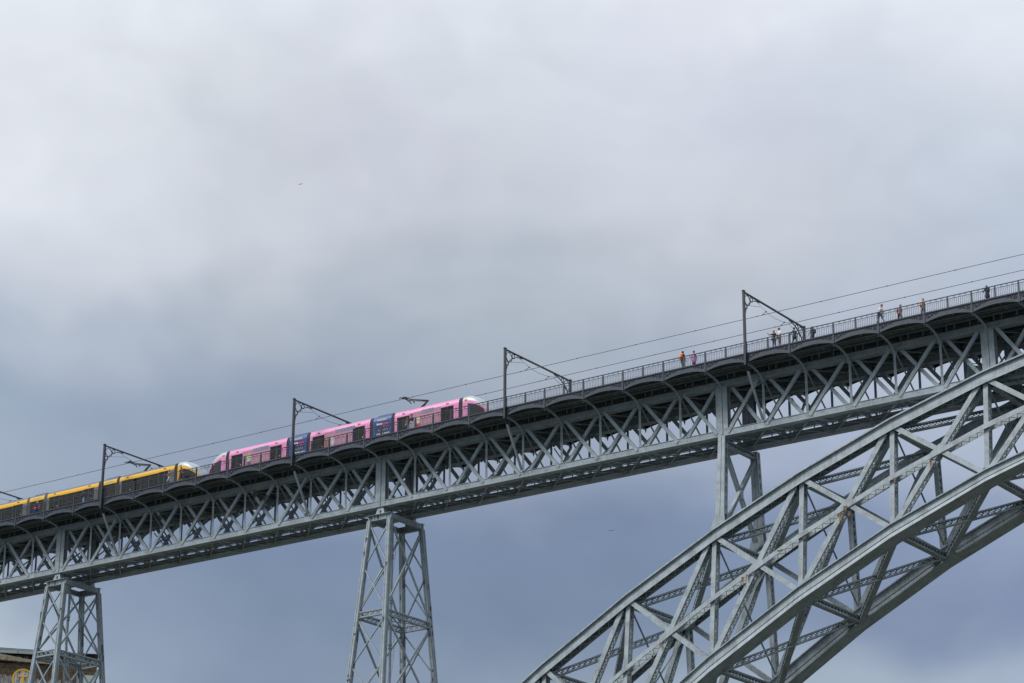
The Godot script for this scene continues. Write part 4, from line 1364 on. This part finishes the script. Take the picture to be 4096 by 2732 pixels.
# ---------------------------------------------------------------- people
func person_mesh(bones: Array, cell: float, pal: Array, mb: MB) -> void:
	var lo := Vector3.ONE * 9
	var hi := -lo
	for b in bones:
		var r: float = maxf(b[2], b[3]) + cell * 3
		lo = lo.min((b[0] as Vector3).min(b[1]) - Vector3.ONE * r)
		hi = hi.max((b[0] as Vector3).max(b[1]) + Vector3.ONE * r)
	var nx := int((hi.x - lo.x) / cell) + 2
	var ny := int((hi.y - lo.y) / cell) + 2
	var nz := int((hi.z - lo.z) / cell) + 2
	var f := PackedFloat32Array(); f.resize(nx * ny * nz); f.fill(9.0)
	var dm := f.duplicate()
	var ci := PackedByteArray(); ci.resize(nx * ny * nz)
	for b in bones:
		var p: Vector3 = b[0]
		var q: Vector3 = b[1]
		var r0: float = b[2]
		var r1: float = b[3]
		var pq := q - p
		var l2 := maxf(pq.length_squared(), 1e-9)
		var r := Vector3.ONE * (maxf(r0, r1) + cell * 2.5)
		var a := ((p.min(q) - r - lo) / cell).floor().max(Vector3.ZERO)
		var e := ((p.max(q) + r - lo) / cell).ceil()
		for z in range(int(a.z), mini(int(e.z) + 1, nz)):
			for y in range(int(a.y), mini(int(e.y) + 1, ny)):
				for x in range(int(a.x), mini(int(e.x) + 1, nx)):
					var w := lo + Vector3(x, y, z) * cell
					var t := clampf((w - p).dot(pq) / l2, 0.0, 1.0)
					var d := w.distance_to(p + pq * t) - lerpf(r0, r1, t)
					var k := x + nx * (y + ny * z)
					if d < dm[k]:
						dm[k] = d
						ci[k] = b[4]
					var o := f[k]
					if o > 8.0: f[k] = d
					else:
						var h := clampf(0.5 + 0.5 * (o - d) / 0.035, 0.0, 1.0)
						f[k] = lerpf(o, d, h) - 0.035 * h * (1.0 - h)
	var vid := {}
	var vp := PackedVector3Array()
	var vn := PackedVector3Array()
	var vc := PackedByteArray()
	var dx := [0, 1, 0, 1, 0, 1, 0, 1]
	var dy := [0, 0, 1, 1, 0, 0, 1, 1]
	var dz := [0, 0, 0, 0, 1, 1, 1, 1]
	var edges := [[0, 1], [2, 3], [4, 5], [6, 7], [0, 2], [1, 3], [4, 6], [5, 7], [0, 4], [1, 5], [2, 6], [3, 7]]
	var sxy := nx * ny
	for z in nz - 1:
		for y in ny - 1:
			for x in nx - 1:
				var k := x + nx * y + sxy * z
				var s0 := f[k] < 0.0
				if (f[k + 1] < 0.0) == s0 and (f[k + nx] < 0.0) == s0 and (f[k + nx + 1] < 0.0) == s0 and (f[k + sxy] < 0.0) == s0 and (f[k + sxy + 1] < 0.0) == s0 and (f[k + sxy + nx] < 0.0) == s0 and (f[k + sxy + nx + 1] < 0.0) == s0: continue
				var c := [f[k], f[k + 1], f[k + nx], f[k + nx + 1], f[k + sxy], f[k + sxy + 1], f[k + sxy + nx], f[k + sxy + nx + 1]]
				var sum := Vector3.ZERO
				var m := 0
				for ed in edges:
					var fa: float = c[ed[0]]
					var fb: float = c[ed[1]]
					if (fa < 0.0) != (fb < 0.0):
						var t := fa / (fa - fb)
						sum += Vector3(lerpf(dx[ed[0]], dx[ed[1]], t), lerpf(dy[ed[0]], dy[ed[1]], t), lerpf(dz[ed[0]], dz[ed[1]], t))
						m += 1
				vid[k] = vp.size()
				vp.push_back(lo + (Vector3(x, y, z) + sum / m) * cell)
				vn.push_back(Vector3(c[1] + c[3] + c[5] + c[7] - c[0] - c[2] - c[4] - c[6], c[2] + c[3] + c[6] + c[7] - c[0] - c[1] - c[4] - c[5], c[4] + c[5] + c[6] + c[7] - c[0] - c[1] - c[2] - c[3]).normalized())
				vc.push_back(ci[k])
	var st := [1, nx, sxy]
	for k in vid:
		for ax in 3:
			var k2: int = k + st[ax]
			if (f[k] < 0.0) == (f[k2] < 0.0): continue
			var u: int = st[(ax + 1) % 3]
			var w: int = st[(ax + 2) % 3]
			if not (vid.has(k - u) and vid.has(k - w) and vid.has(k - u - w)): continue
			var q := [vid[k], vid[k - u], vid[k - u - w], vid[k - w]]
			if f[k] > 0.0: q.reverse()
			mb.col = pal[vc[q[0]]]
			mb.quad_n(vp[q[0]], vp[q[1]], vp[q[2]], vp[q[3]], vn[q[0]], vn[q[1]], vn[q[2]], vn[q[3]])

func limb(o: Vector3, ang: float, out: float, l: float) -> Vector3:   # hanging limb swung forward by ang, outward by out
	return o + Vector3(sin(out), -cos(ang) * cos(out), sin(ang)) * l

func person(at: Vector3, yaw: float, d: Dictionary) -> void:
	var t := thing("person", d.label, "person", "people on the deck", at)
	t.rotation.y = yaw
	var h: float = d.get("h", 1.7)
	var kid := h < 1.3
	for q in ["top", "bot", "hair", "pack", "bag"]:
		if d.has(q): d[q] = Color(d[q].r * 1.15, d[q].g * 1.15, d[q].b * 1.15)
	var pal := [d.get("skin", Color(0.36, 0.21, 0.15)), d.hair, d.top, d.bot, d.get("shoe", Color(0.03, 0.03, 0.035)), d.get("sleeve", d.top)]
	var shin: int = 0 if d.get("shorts", false) else 3
	var fore: int = 5 if d.get("long", false) else 0
	var upper: int = 0 if d.get("bare", false) else 5
	var s: float = d.get("stride", 0.0)
	var hd := 1.0 if not kid else 1.35
	var lean: float = d.get("lean", 0.04)
	var B := []
	var pel := Vector3(0, 0.93, 0)
	var chest := pel + Vector3(0, 0.36, 0.36 * lean)
	var neck := pel + Vector3(0, 0.52, 0.52 * lean)
	var head := pel + Vector3(0, 0.665, 0.66 * lean + 0.02)
	B.append([pel, pel + Vector3(0, 0.15, 0.1 * lean), 0.145, 0.125, 3])
	B.append([pel + Vector3(0, 0.15, 0.15 * lean), chest, 0.125, 0.145, 2])
	B.append([chest + Vector3(-0.09, 0.05, 0), chest + Vector3(0.09, 0.05, 0), 0.105, 0.105, 2])
	B.append([neck + Vector3(0, -0.02, 0), head, 0.052, 0.05, 0])
	B.append([head + Vector3(0, -0.03, 0.012), head + Vector3(0, 0.035, 0), 0.072 * hd, 0.088 * hd, 0])
	B.append([head + Vector3(0, 0.0, 0.085 * hd), head + Vector3(0, -0.025, 0.098 * hd), 0.012, 0.016, 0])
	B.append([head + Vector3(0, 0.05, -0.025), head + Vector3(0, 0.06, 0.01), 0.092 * hd, 0.082 * hd, 1])
	var hl: float = d.get("hairlen", 0.0)
	if hl > 0.0: B.append([head + Vector3(0, 0.03, -0.055), head + Vector3(0, 0.03 - hl, -0.085), 0.075, 0.06, 1])
	if d.get("bun", false): B.append([head + Vector3(0, 0.13, -0.07), head + Vector3(0, 0.15, -0.09), 0.055, 0.06, 1])
	for sx in [-1.0, 1.0]:
		var a: float = s * sx
		var hip := pel + Vector3(0.085 * sx, -0.03, 0)
		var knee := limb(hip, a, 0.03 * sx, 0.43)
		var ank := limb(knee, a - (0.35 * absf(s) if a < 0.0 else 0.0) - 0.02, 0.0, 0.42)
		B.append([hip, hip.lerp(knee, 0.8), 0.092, 0.068, 3])
		B.append([hip.lerp(knee, 0.8), knee, 0.066, 0.056, 3])
		B.append([knee, ank, 0.055, 0.04, shin])
		B.append([ank + Vector3(0, -0.03, -0.03), ank + Vector3(0.01 * sx, -0.045, 0.15), 0.04, 0.035, 4])
		var sh := chest + Vector3(0.185 * sx, 0.075, 0)
		var ap: Array = d.get("armr" if sx > 0 else "arml", [-a * 0.8, 0.25])
		var out: float = ap[2] if ap.size() > 2 else 0.12
		var elb := limb(sh, ap[0], out * sx, 0.29)
		var wri := limb(elb, ap[0] + ap[1], out * 0.3 * sx, 0.25)
		B.append([sh + Vector3(-0.03 * sx, 0.0, 0), sh.lerp(elb, 0.55), 0.062, 0.05, upper])
		B.append([sh.lerp(elb, 0.55), elb, 0.047, 0.04, 5 if d.get("long", false) else 0])
		B.append([elb, wri, 0.04, 0.028, fore])
		var dirn := (wri - elb).normalized()
		B.append([wri, wri + dirn * 0.07, 0.028, 0.03, 0])
	if d.has("skirt"):
		B.append([pel + Vector3(0, 0.12, 0), pel + Vector3(0, -d.skirt, 0), 0.15, 0.2, 2])
	var mb := MB.new()
	mb.use_col = true
	person_mesh(B, 0.03, pal, mb)
	# fingers, eyes and mouth
	mb.col = pal[0]
	for b in B:
		if absf((b[0] as Vector3).distance_to(b[1]) - 0.07) < 1e-4 and b[2] == 0.028:
			var dn := ((b[1] as Vector3) - (b[0] as Vector3)).normalized()
			var sd := dn.cross(Vector3.RIGHT if absf(dn.x) < 0.8 else Vector3.UP).normalized()
			var pl := dn.cross(sd)
			for k in 4:
				var o: Vector3 = b[1] + sd * (k - 1.5) * 0.018 + dn * 0.015
				var l: float = [0.062, 0.074, 0.07, 0.055][k]
				mb.tube([o, o + dn * l * 0.55, o + dn * l * 0.85 + pl * 0.02, o + dn * l * 0.9 + pl * 0.042], 0.009, 4, 0.007)
			var th: Vector3 = b[0] + dn * 0.03 + sd * 0.03
			mb.tube([th, th + sd * 0.02 + dn * 0.03, th + sd * 0.022 + dn * 0.06 + pl * 0.012], 0.010, 4, 0.008)
	mb.col = Color(0.02, 0.015, 0.012)
	for sx in [-1.0, 1.0]: mb.ellipsoid(head + Vector3(0.03 * sx, 0.01, 0.083 * hd), Vector3(0.012, 0.008, 0.008), 4, 6)
	mb.col = Color(0.3, 0.1, 0.08)
	mb.ellipsoid(head + Vector3(0, -0.05, 0.083 * hd), Vector3(0.022, 0.006, 0.008), 4, 6)
	mb.col = pal[0]
	for sx in [-1.0, 1.0]: mb.ellipsoid(head + Vector3(0.088 * hd * sx, 0.0, 0.0), Vector3(0.012, 0.03, 0.02), 4, 6)
	var k := h / 1.70
	var bo := put(mb, "body", M.person, t)
	bo.scale = Vector3.ONE * k
	if d.has("pack"):
		var p := MB.new()
		p.use_col = true
		p.col = d.pack
		var c := chest + Vector3(0, -0.06, -0.20)
		p.ellipsoid(c, Vector3(0.16, 0.25, 0.12), 8, 10)
		p.ellipsoid(c + Vector3(0, -0.08, -0.09), Vector3(0.11, 0.11, 0.05), 6, 8)
		for sx in [-1.0, 1.0]:
			p.tube([c + Vector3(0.09 * sx, 0.15, 0.05), chest + Vector3(0.10 * sx, 0.165, 0.0), chest + Vector3(0.11 * sx, 0.06, 0.12), chest + Vector3(0.12 * sx, -0.16, 0.06)], 0.018, 5)
		put(p, "backpack", M.person, t).scale = Vector3.ONE * k
	if d.has("bag"):
		var p := MB.new()
		p.use_col = true
		p.col = d.bag
		p.ellipsoid(pel + Vector3(-0.2, 0.0, 0.03), Vector3(0.07, 0.12, 0.14), 6, 8)
		p.tube([pel + Vector3(-0.2, 0.1, 0.1), chest + Vector3(0.0, 0.0, 0.14), chest + Vector3(0.12, 0.16, 0.02), chest + Vector3(0.0, 0.02, -0.15), pel + Vector3(-0.2, 0.1, -0.05)], 0.012, 5)
		put(p, "shoulder_bag", M.person, t).scale = Vector3.ONE * k

func make_people() -> void:
	var Y := DECK
	var navy := Color(0.012, 0.016, 0.03)
	var jean := Color(0.08, 0.14, 0.24)
	var dark := Color(0.014, 0.011, 0.01)
	var brown := Color(0.06, 0.028, 0.014)
	var blond := Color(0.42, 0.24, 0.09)
	var L := -PI / 2     # facing along the deck
	var R := PI / 2
	person(Vector3(-61.75, Y, -1.1), 0.2, {"label": "blond grown-up behind two children at the railing by the yellow tram", "h": 1.7, "hair": Color(0.6, 0.42, 0.15), "top": dark, "bot": navy, "long": true})
	person(Vector3(-61.5, Y, -0.55), 0.1, {"label": "child in a pink and white top holding the railing", "h": 1.1, "hair": Color(0.25, 0.02, 0.06), "top": Color(0.62, 0.13, 0.24), "bot": Color(0.03, 0.08, 0.3), "armr": [0.9, 0.5], "arml": [0.9, 0.5], "long": true})
	person(Vector3(-60.9, Y, -0.55), -0.1, {"label": "child in a red jacket and blue trousers at the railing", "h": 1.13, "hair": Color(0.03, 0.14, 0.22), "top": Color(0.62, 0.02, 0.02), "bot": Color(0.04, 0.09, 0.28), "armr": [0.5, 0.8], "arml": [0.5, 0.8], "long": true})
	person(Vector3(-54.85, Y, -1.0), PI - 0.3, {"label": "person in pale jeans and dark jacket with a grey rucksack, back to the railing", "h": 1.7, "hair": dark, "top": Color(0.03, 0.04, 0.07), "bot": Color(0.22, 0.32, 0.5), "pack": Color(0.04, 0.045, 0.06), "long": true})
	person(Vector3(-54.3, Y, -1.35), R, {"label": "person in blue jeans and blue top beside the grey rucksack wearer", "h": 1.62, "hair": dark, "top": Color(0.06, 0.10, 0.17), "bot": Color(0.10, 0.17, 0.28), "stride": 0.2, "long": true})
	person(Vector3(-42.5, Y, -0.65), L + 0.5, {"label": "person in orange crop top and pale blue shorts mid stride by the yellow tram", "h": 1.68, "hair": brown, "top": Color(0.55, 0.17, 0.03), "bot": Color(0.5, 0.6, 0.75), "shorts": true, "bare": true, "stride": 0.4, "armr": [0.5, 1.3], "arml": [-0.5, 1.4], "skin": Color(0.48, 0.27, 0.17), "shoe": Color(0.5, 0.45, 0.4)})
	person(Vector3(-41.0, Y, -0.7), R, {"label": "man in navy shirt and dark shorts pushing the pram", "h": 1.76, "hair": brown, "top": navy, "bot": Color(0.02, 0.022, 0.035), "shorts": true, "stride": 0.25, "armr": [0.6, 0.7], "arml": [0.6, 0.7], "skin": Color(0.42, 0.24, 0.16)})
	person(Vector3(-12.25, Y, -1.0), 0.4, {"label": "person in brown jacket and blue jeans, white bag, before the pink tram's door", "h": 1.68, "hair": dark, "top": Color(0.24, 0.09, 0.02), "bot": jean, "stride": 0.3, "long": true, "bag": Color(0.65, 0.65, 0.66), "shoe": Color(0.5, 0.5, 0.5)})
	person(Vector3(-11.7, Y, -0.9), 0.1, {"label": "person in black top and white trousers, before the pink tram's door", "h": 1.82, "hair": dark, "top": Color(0.012, 0.012, 0.014), "bot": Color(0.5, 0.52, 0.55), "armr": [0.5, 1.2], "arml": [0.4, 1.3], "long": true})
	person(Vector3(18.68, Y, -0.6), PI - 0.25, {"label": "man in black shirt with a bright orange backpack walking away", "h": 1.82, "hair": dark, "top": Color(0.012, 0.014, 0.02), "bot": Color(0.07, 0.09, 0.10), "pack": Color(0.9, 0.16, 0.01), "stride": 0.18})
	person(Vector3(19.85, Y, -0.6), PI + 0.5, {"label": "person in lilac coat and dark leggings with shoulder length hair", "h": 1.63, "hair": Color(0.09, 0.05, 0.03), "top": Color(0.38, 0.17, 0.36), "bot": dark, "hairlen": 0.14, "skirt": 0.36, "long": true, "stride": 0.15})
	person(Vector3(28.05, Y, -0.42), 0.3, {"label": "blonde person in dark top and jeans leaning an elbow on the railing", "h": 1.72, "hair": blond, "top": Color(0.014, 0.017, 0.03), "bot": jean, "hairlen": 0.24, "arml": [1.0, 0.7, 0.6], "armr": [0.1, 0.2], "bag": Color(0.26, 0.24, 0.16), "lean": 0.12, "skin": Color(0.45, 0.25, 0.16)})
	person(Vector3(28.6, Y, -0.42), -0.5, {"label": "man in white shirt and grey shorts at the railing", "h": 1.84, "hair": dark, "top": Color(0.66, 0.68, 0.72), "bot": Color(0.17, 0.18, 0.19), "shorts": true, "armr": [0.1, 0.3], "arml": [0.2, 0.3], "skin": Color(0.40, 0.20, 0.12), "bag": Color(0.02, 0.03, 0.06)})
	person(Vector3(29.85, Y, -0.8), L - 0.3, {"label": "man in open dark jacket walking under the wire portal's end", "h": 1.74, "hair": dark, "top": Color(0.035, 0.042, 0.05), "bot": Color(0.05, 0.055, 0.065), "long": true, "skirt": 0.08, "stride": 0.3, "armr": [0.7, 0.2], "arml": [-0.4, 0.3]})
	person(Vector3(31.3, Y, -1.4), L - 0.15, {"label": "person in black sleeveless top with a dark blue backpack", "h": 1.7, "hair": brown, "top": dark, "bot": Color(0.03, 0.03, 0.035), "pack": Color(0.025, 0.04, 0.07), "bare": true, "hairlen": 0.1, "arml": [0.8, 0.1, 0.25], "armr": [0.5, 0.2], "skin": Color(0.42, 0.22, 0.14)})
	person(Vector3(38.3, Y, -0.38), R - 0.35, {"label": "person in white top and light jeans striding with jacket tied at the waist", "h": 1.8, "hair": Color(0.05, 0.02, 0.012), "top": Color(0.6, 0.6, 0.6), "bot": Color(0.12, 0.2, 0.32), "stride": 0.42, "lean": 0.3, "armr": [-0.2, 0.4], "arml": [0.3, 0.5], "bag": Color(0.10, 0.15, 0.19)})
	person(Vector3(39.75, Y, -1.1), R - 0.2, {"label": "person in grey cap with dark green backpack and pink bag", "h": 1.72, "hair": Color(0.06, 0.065, 0.08), "top": Color(0.12, 0.10, 0.14), "bot": Color(0.012, 0.014, 0.018), "pack": Color(0.03, 0.05, 0.06), "bare": true, "stride": 0.25, "lean": 0.16, "bag": Color(0.42, 0.06, 0.18), "skin": Color(0.42, 0.23, 0.15)})
	person(Vector3(42.05, Y, -0.85), R - 0.3, {"label": "person with fair bun, patterned top and tan backpack", "h": 1.7, "hair": Color(0.26, 0.15, 0.06), "top": Color(0.42, 0.26, 0.22), "bot": dark, "pack": Color(0.36, 0.15, 0.04), "bun": true, "bare": true, "stride": 0.2, "skin": Color(0.5, 0.29, 0.19)})
	person(Vector3(47.75, Y, -1.1), L - 0.6, {"label": "grey haired person in navy coat with a black rucksack", "h": 1.7, "hair": Color(0.14, 0.15, 0.17), "top": Color(0.014, 0.02, 0.032), "bot": Color(0.014, 0.02, 0.03), "pack": Color(0.012, 0.018, 0.03), "long": true, "skirt": 0.2, "arml": [0.6, 1.6], "armr": [0.6, 1.7]})
	# pram
	var p := thing("pram", "black pram with small white wheels beside the man in navy", "pram", "", Vector3(-40.2, Y, -0.75))
	var mb := MB.new()
	mb.use_col = true
	mb.col = Color(0.012, 0.013, 0.016)
	mb.ellipsoid(Vector3(0, 0.68, 0), Vector3(0.38, 0.22, 0.24), 8, 10)
	mb.ellipsoid(Vector3(-0.12, 0.86, 0), Vector3(0.28, 0.24, 0.25), 8, 10)
	put(mb, "carrycot", M.person, p)
	mb = MB.new()
	mb.use_col = true
	mb.col = Color(0.05, 0.05, 0.055)
	for z in [-0.24, 0.24]:
		mb.tube([Vector3(-0.62, 1.02, z), Vector3(-0.3, 0.72, z), Vector3(0.35, 0.14, z)], 0.018, 5)
		mb.tube([Vector3(0.3, 0.62, z), Vector3(-0.34, 0.14, z)], 0.018, 5)
	mb.tube([Vector3(-0.62, 1.02, -0.24), Vector3(-0.62, 1.02, 0.24)], 0.02, 5)
	put(mb, "frame", M.person, p)
	for x in [-0.36, 0.36]:
		for z in [-0.26, 0.26]:
			mb = MB.new()
			mb.use_col = true
			mb.col = Color(0.45, 0.45, 0.46)
			mb.tube([Vector3(x, 0.13, z - 0.02), Vector3(x, 0.13, z + 0.02)], 0.13, 12)
			put(mb, "wheel", M.person, p)

func make_birds() -> void:
	for q in [[Vector3(13.79, 2.99, 46.35), Color(0.02, 0.018, 0.02), "small dark bird flying high in the clouds", 0.17, 0.5], [Vector3(27.58, -21.33, 25.11), Color(0.30, 0.33, 0.35), "pale gull gliding below the deck on outspread wings", 0.24, 0.12]]:
		var t := thing("bird", q[2], "bird", "", q[0])
		t.rotation.y = 0.62
		t.rotation.z = q[4] * 0.55
		var k: float = q[3]
		var mb := MB.new()
		mb.use_col = true
		mb.col = q[1]
		mb.ellipsoid(Vector3.ZERO, Vector3(0.09, 0.085, 0.24) * k * 1.6, 8, 10)
		mb.ellipsoid(Vector3(0, 0.03, 0.26) * k * 1.5, Vector3(0.06, 0.06, 0.08) * k * 1.5, 6, 8)
		mb.prism([Vector3(-0.09, 0, -0.62) * k, Vector3(0.09, 0, -0.62) * k, Vector3(0.05, 0, -0.3) * k, Vector3(-0.05, 0, -0.3) * k], Vector3(0, -0.02 * k, 0))
		put(mb, "body", M.person, t)
		for s in [-1.0, 1.0]:
			mb = MB.new()
			mb.use_col = true
			mb.col = q[1]
			var pts := [[0.08, 0.02, 0.14, -0.16], [0.45, 0.12, 0.18, -0.12], [0.85, 0.10, 0.05, -0.14], [1.15, 0.02, -0.12, -0.2]]
			for i in 3:
				var a: Array = pts[i]
				var b: Array = pts[i + 1]
				var A := Vector3(a[0] * s, a[1], a[2]) * k
				var Bq := Vector3(b[0] * s, b[1], b[2]) * k
				var C := Vector3(b[0] * s, b[1], b[3]) * k
				var D := Vector3(a[0] * s, a[1], a[3]) * k
				if s > 0: mb.prism([A, Bq, C, D], Vector3(0, -0.03 * k, 0))
				else: mb.prism([D, C, Bq, A], Vector3(0, -0.03 * k, 0))
			put(mb, "wing", M.person, t)

func make_nets() -> void:
	var m := mat(Color(0.36, 0.45, 0.45, 0.82), 0.9)
	m.transparency = BaseMaterial3D.TRANSPARENCY_ALPHA
	var t := thing("debris_net", "grey green safety net hung inside the girder behind the arch top", "net", "")
	var mb := MB.new()
	var k := 12
	for i in k:
		var f0 := float(i) / k
		var f1 := float(i + 1) / k
		var A := Vector3(lerpf(44.0, 47.6, f0), -4.9, -3.7 - 1.0 * f0 + 0.10 * sin(f0 * 19.0))
		var B := Vector3(lerpf(44.0, 47.6, f1), -4.9, -3.7 - 1.0 * f1 + 0.10 * sin(f1 * 19.0))
		var h0 := 2.05 - 0.5 * f0 - 0.12 * sin(f0 * 8.0)
		var h1 := 2.05 - 0.5 * f1 - 0.12 * sin(f1 * 8.0)
		mb.prism([A, B, B + Vector3(0.25, h1, 0), A + Vector3(0.25, h0, 0)], Vector3(0, 0, -0.01))
	put(mb, "sheet", m, t)
	mb = MB.new()
	mb.tube([Vector3(44.1, -4.9, -3.7), Vector3(44.35, -2.7, -3.7)], 0.05, 6)
	mb.tube([Vector3(47.6, -4.9, -4.7), Vector3(47.85, -3.2, -4.7)], 0.05, 6)
	mb.tube([Vector3(44.35, -2.8, -3.7), Vector3(46.0, -3.1, -4.2), Vector3(47.85, -3.3, -4.7)], 0.03, 5)
	put(mb, "net_pole", M.angle, t)
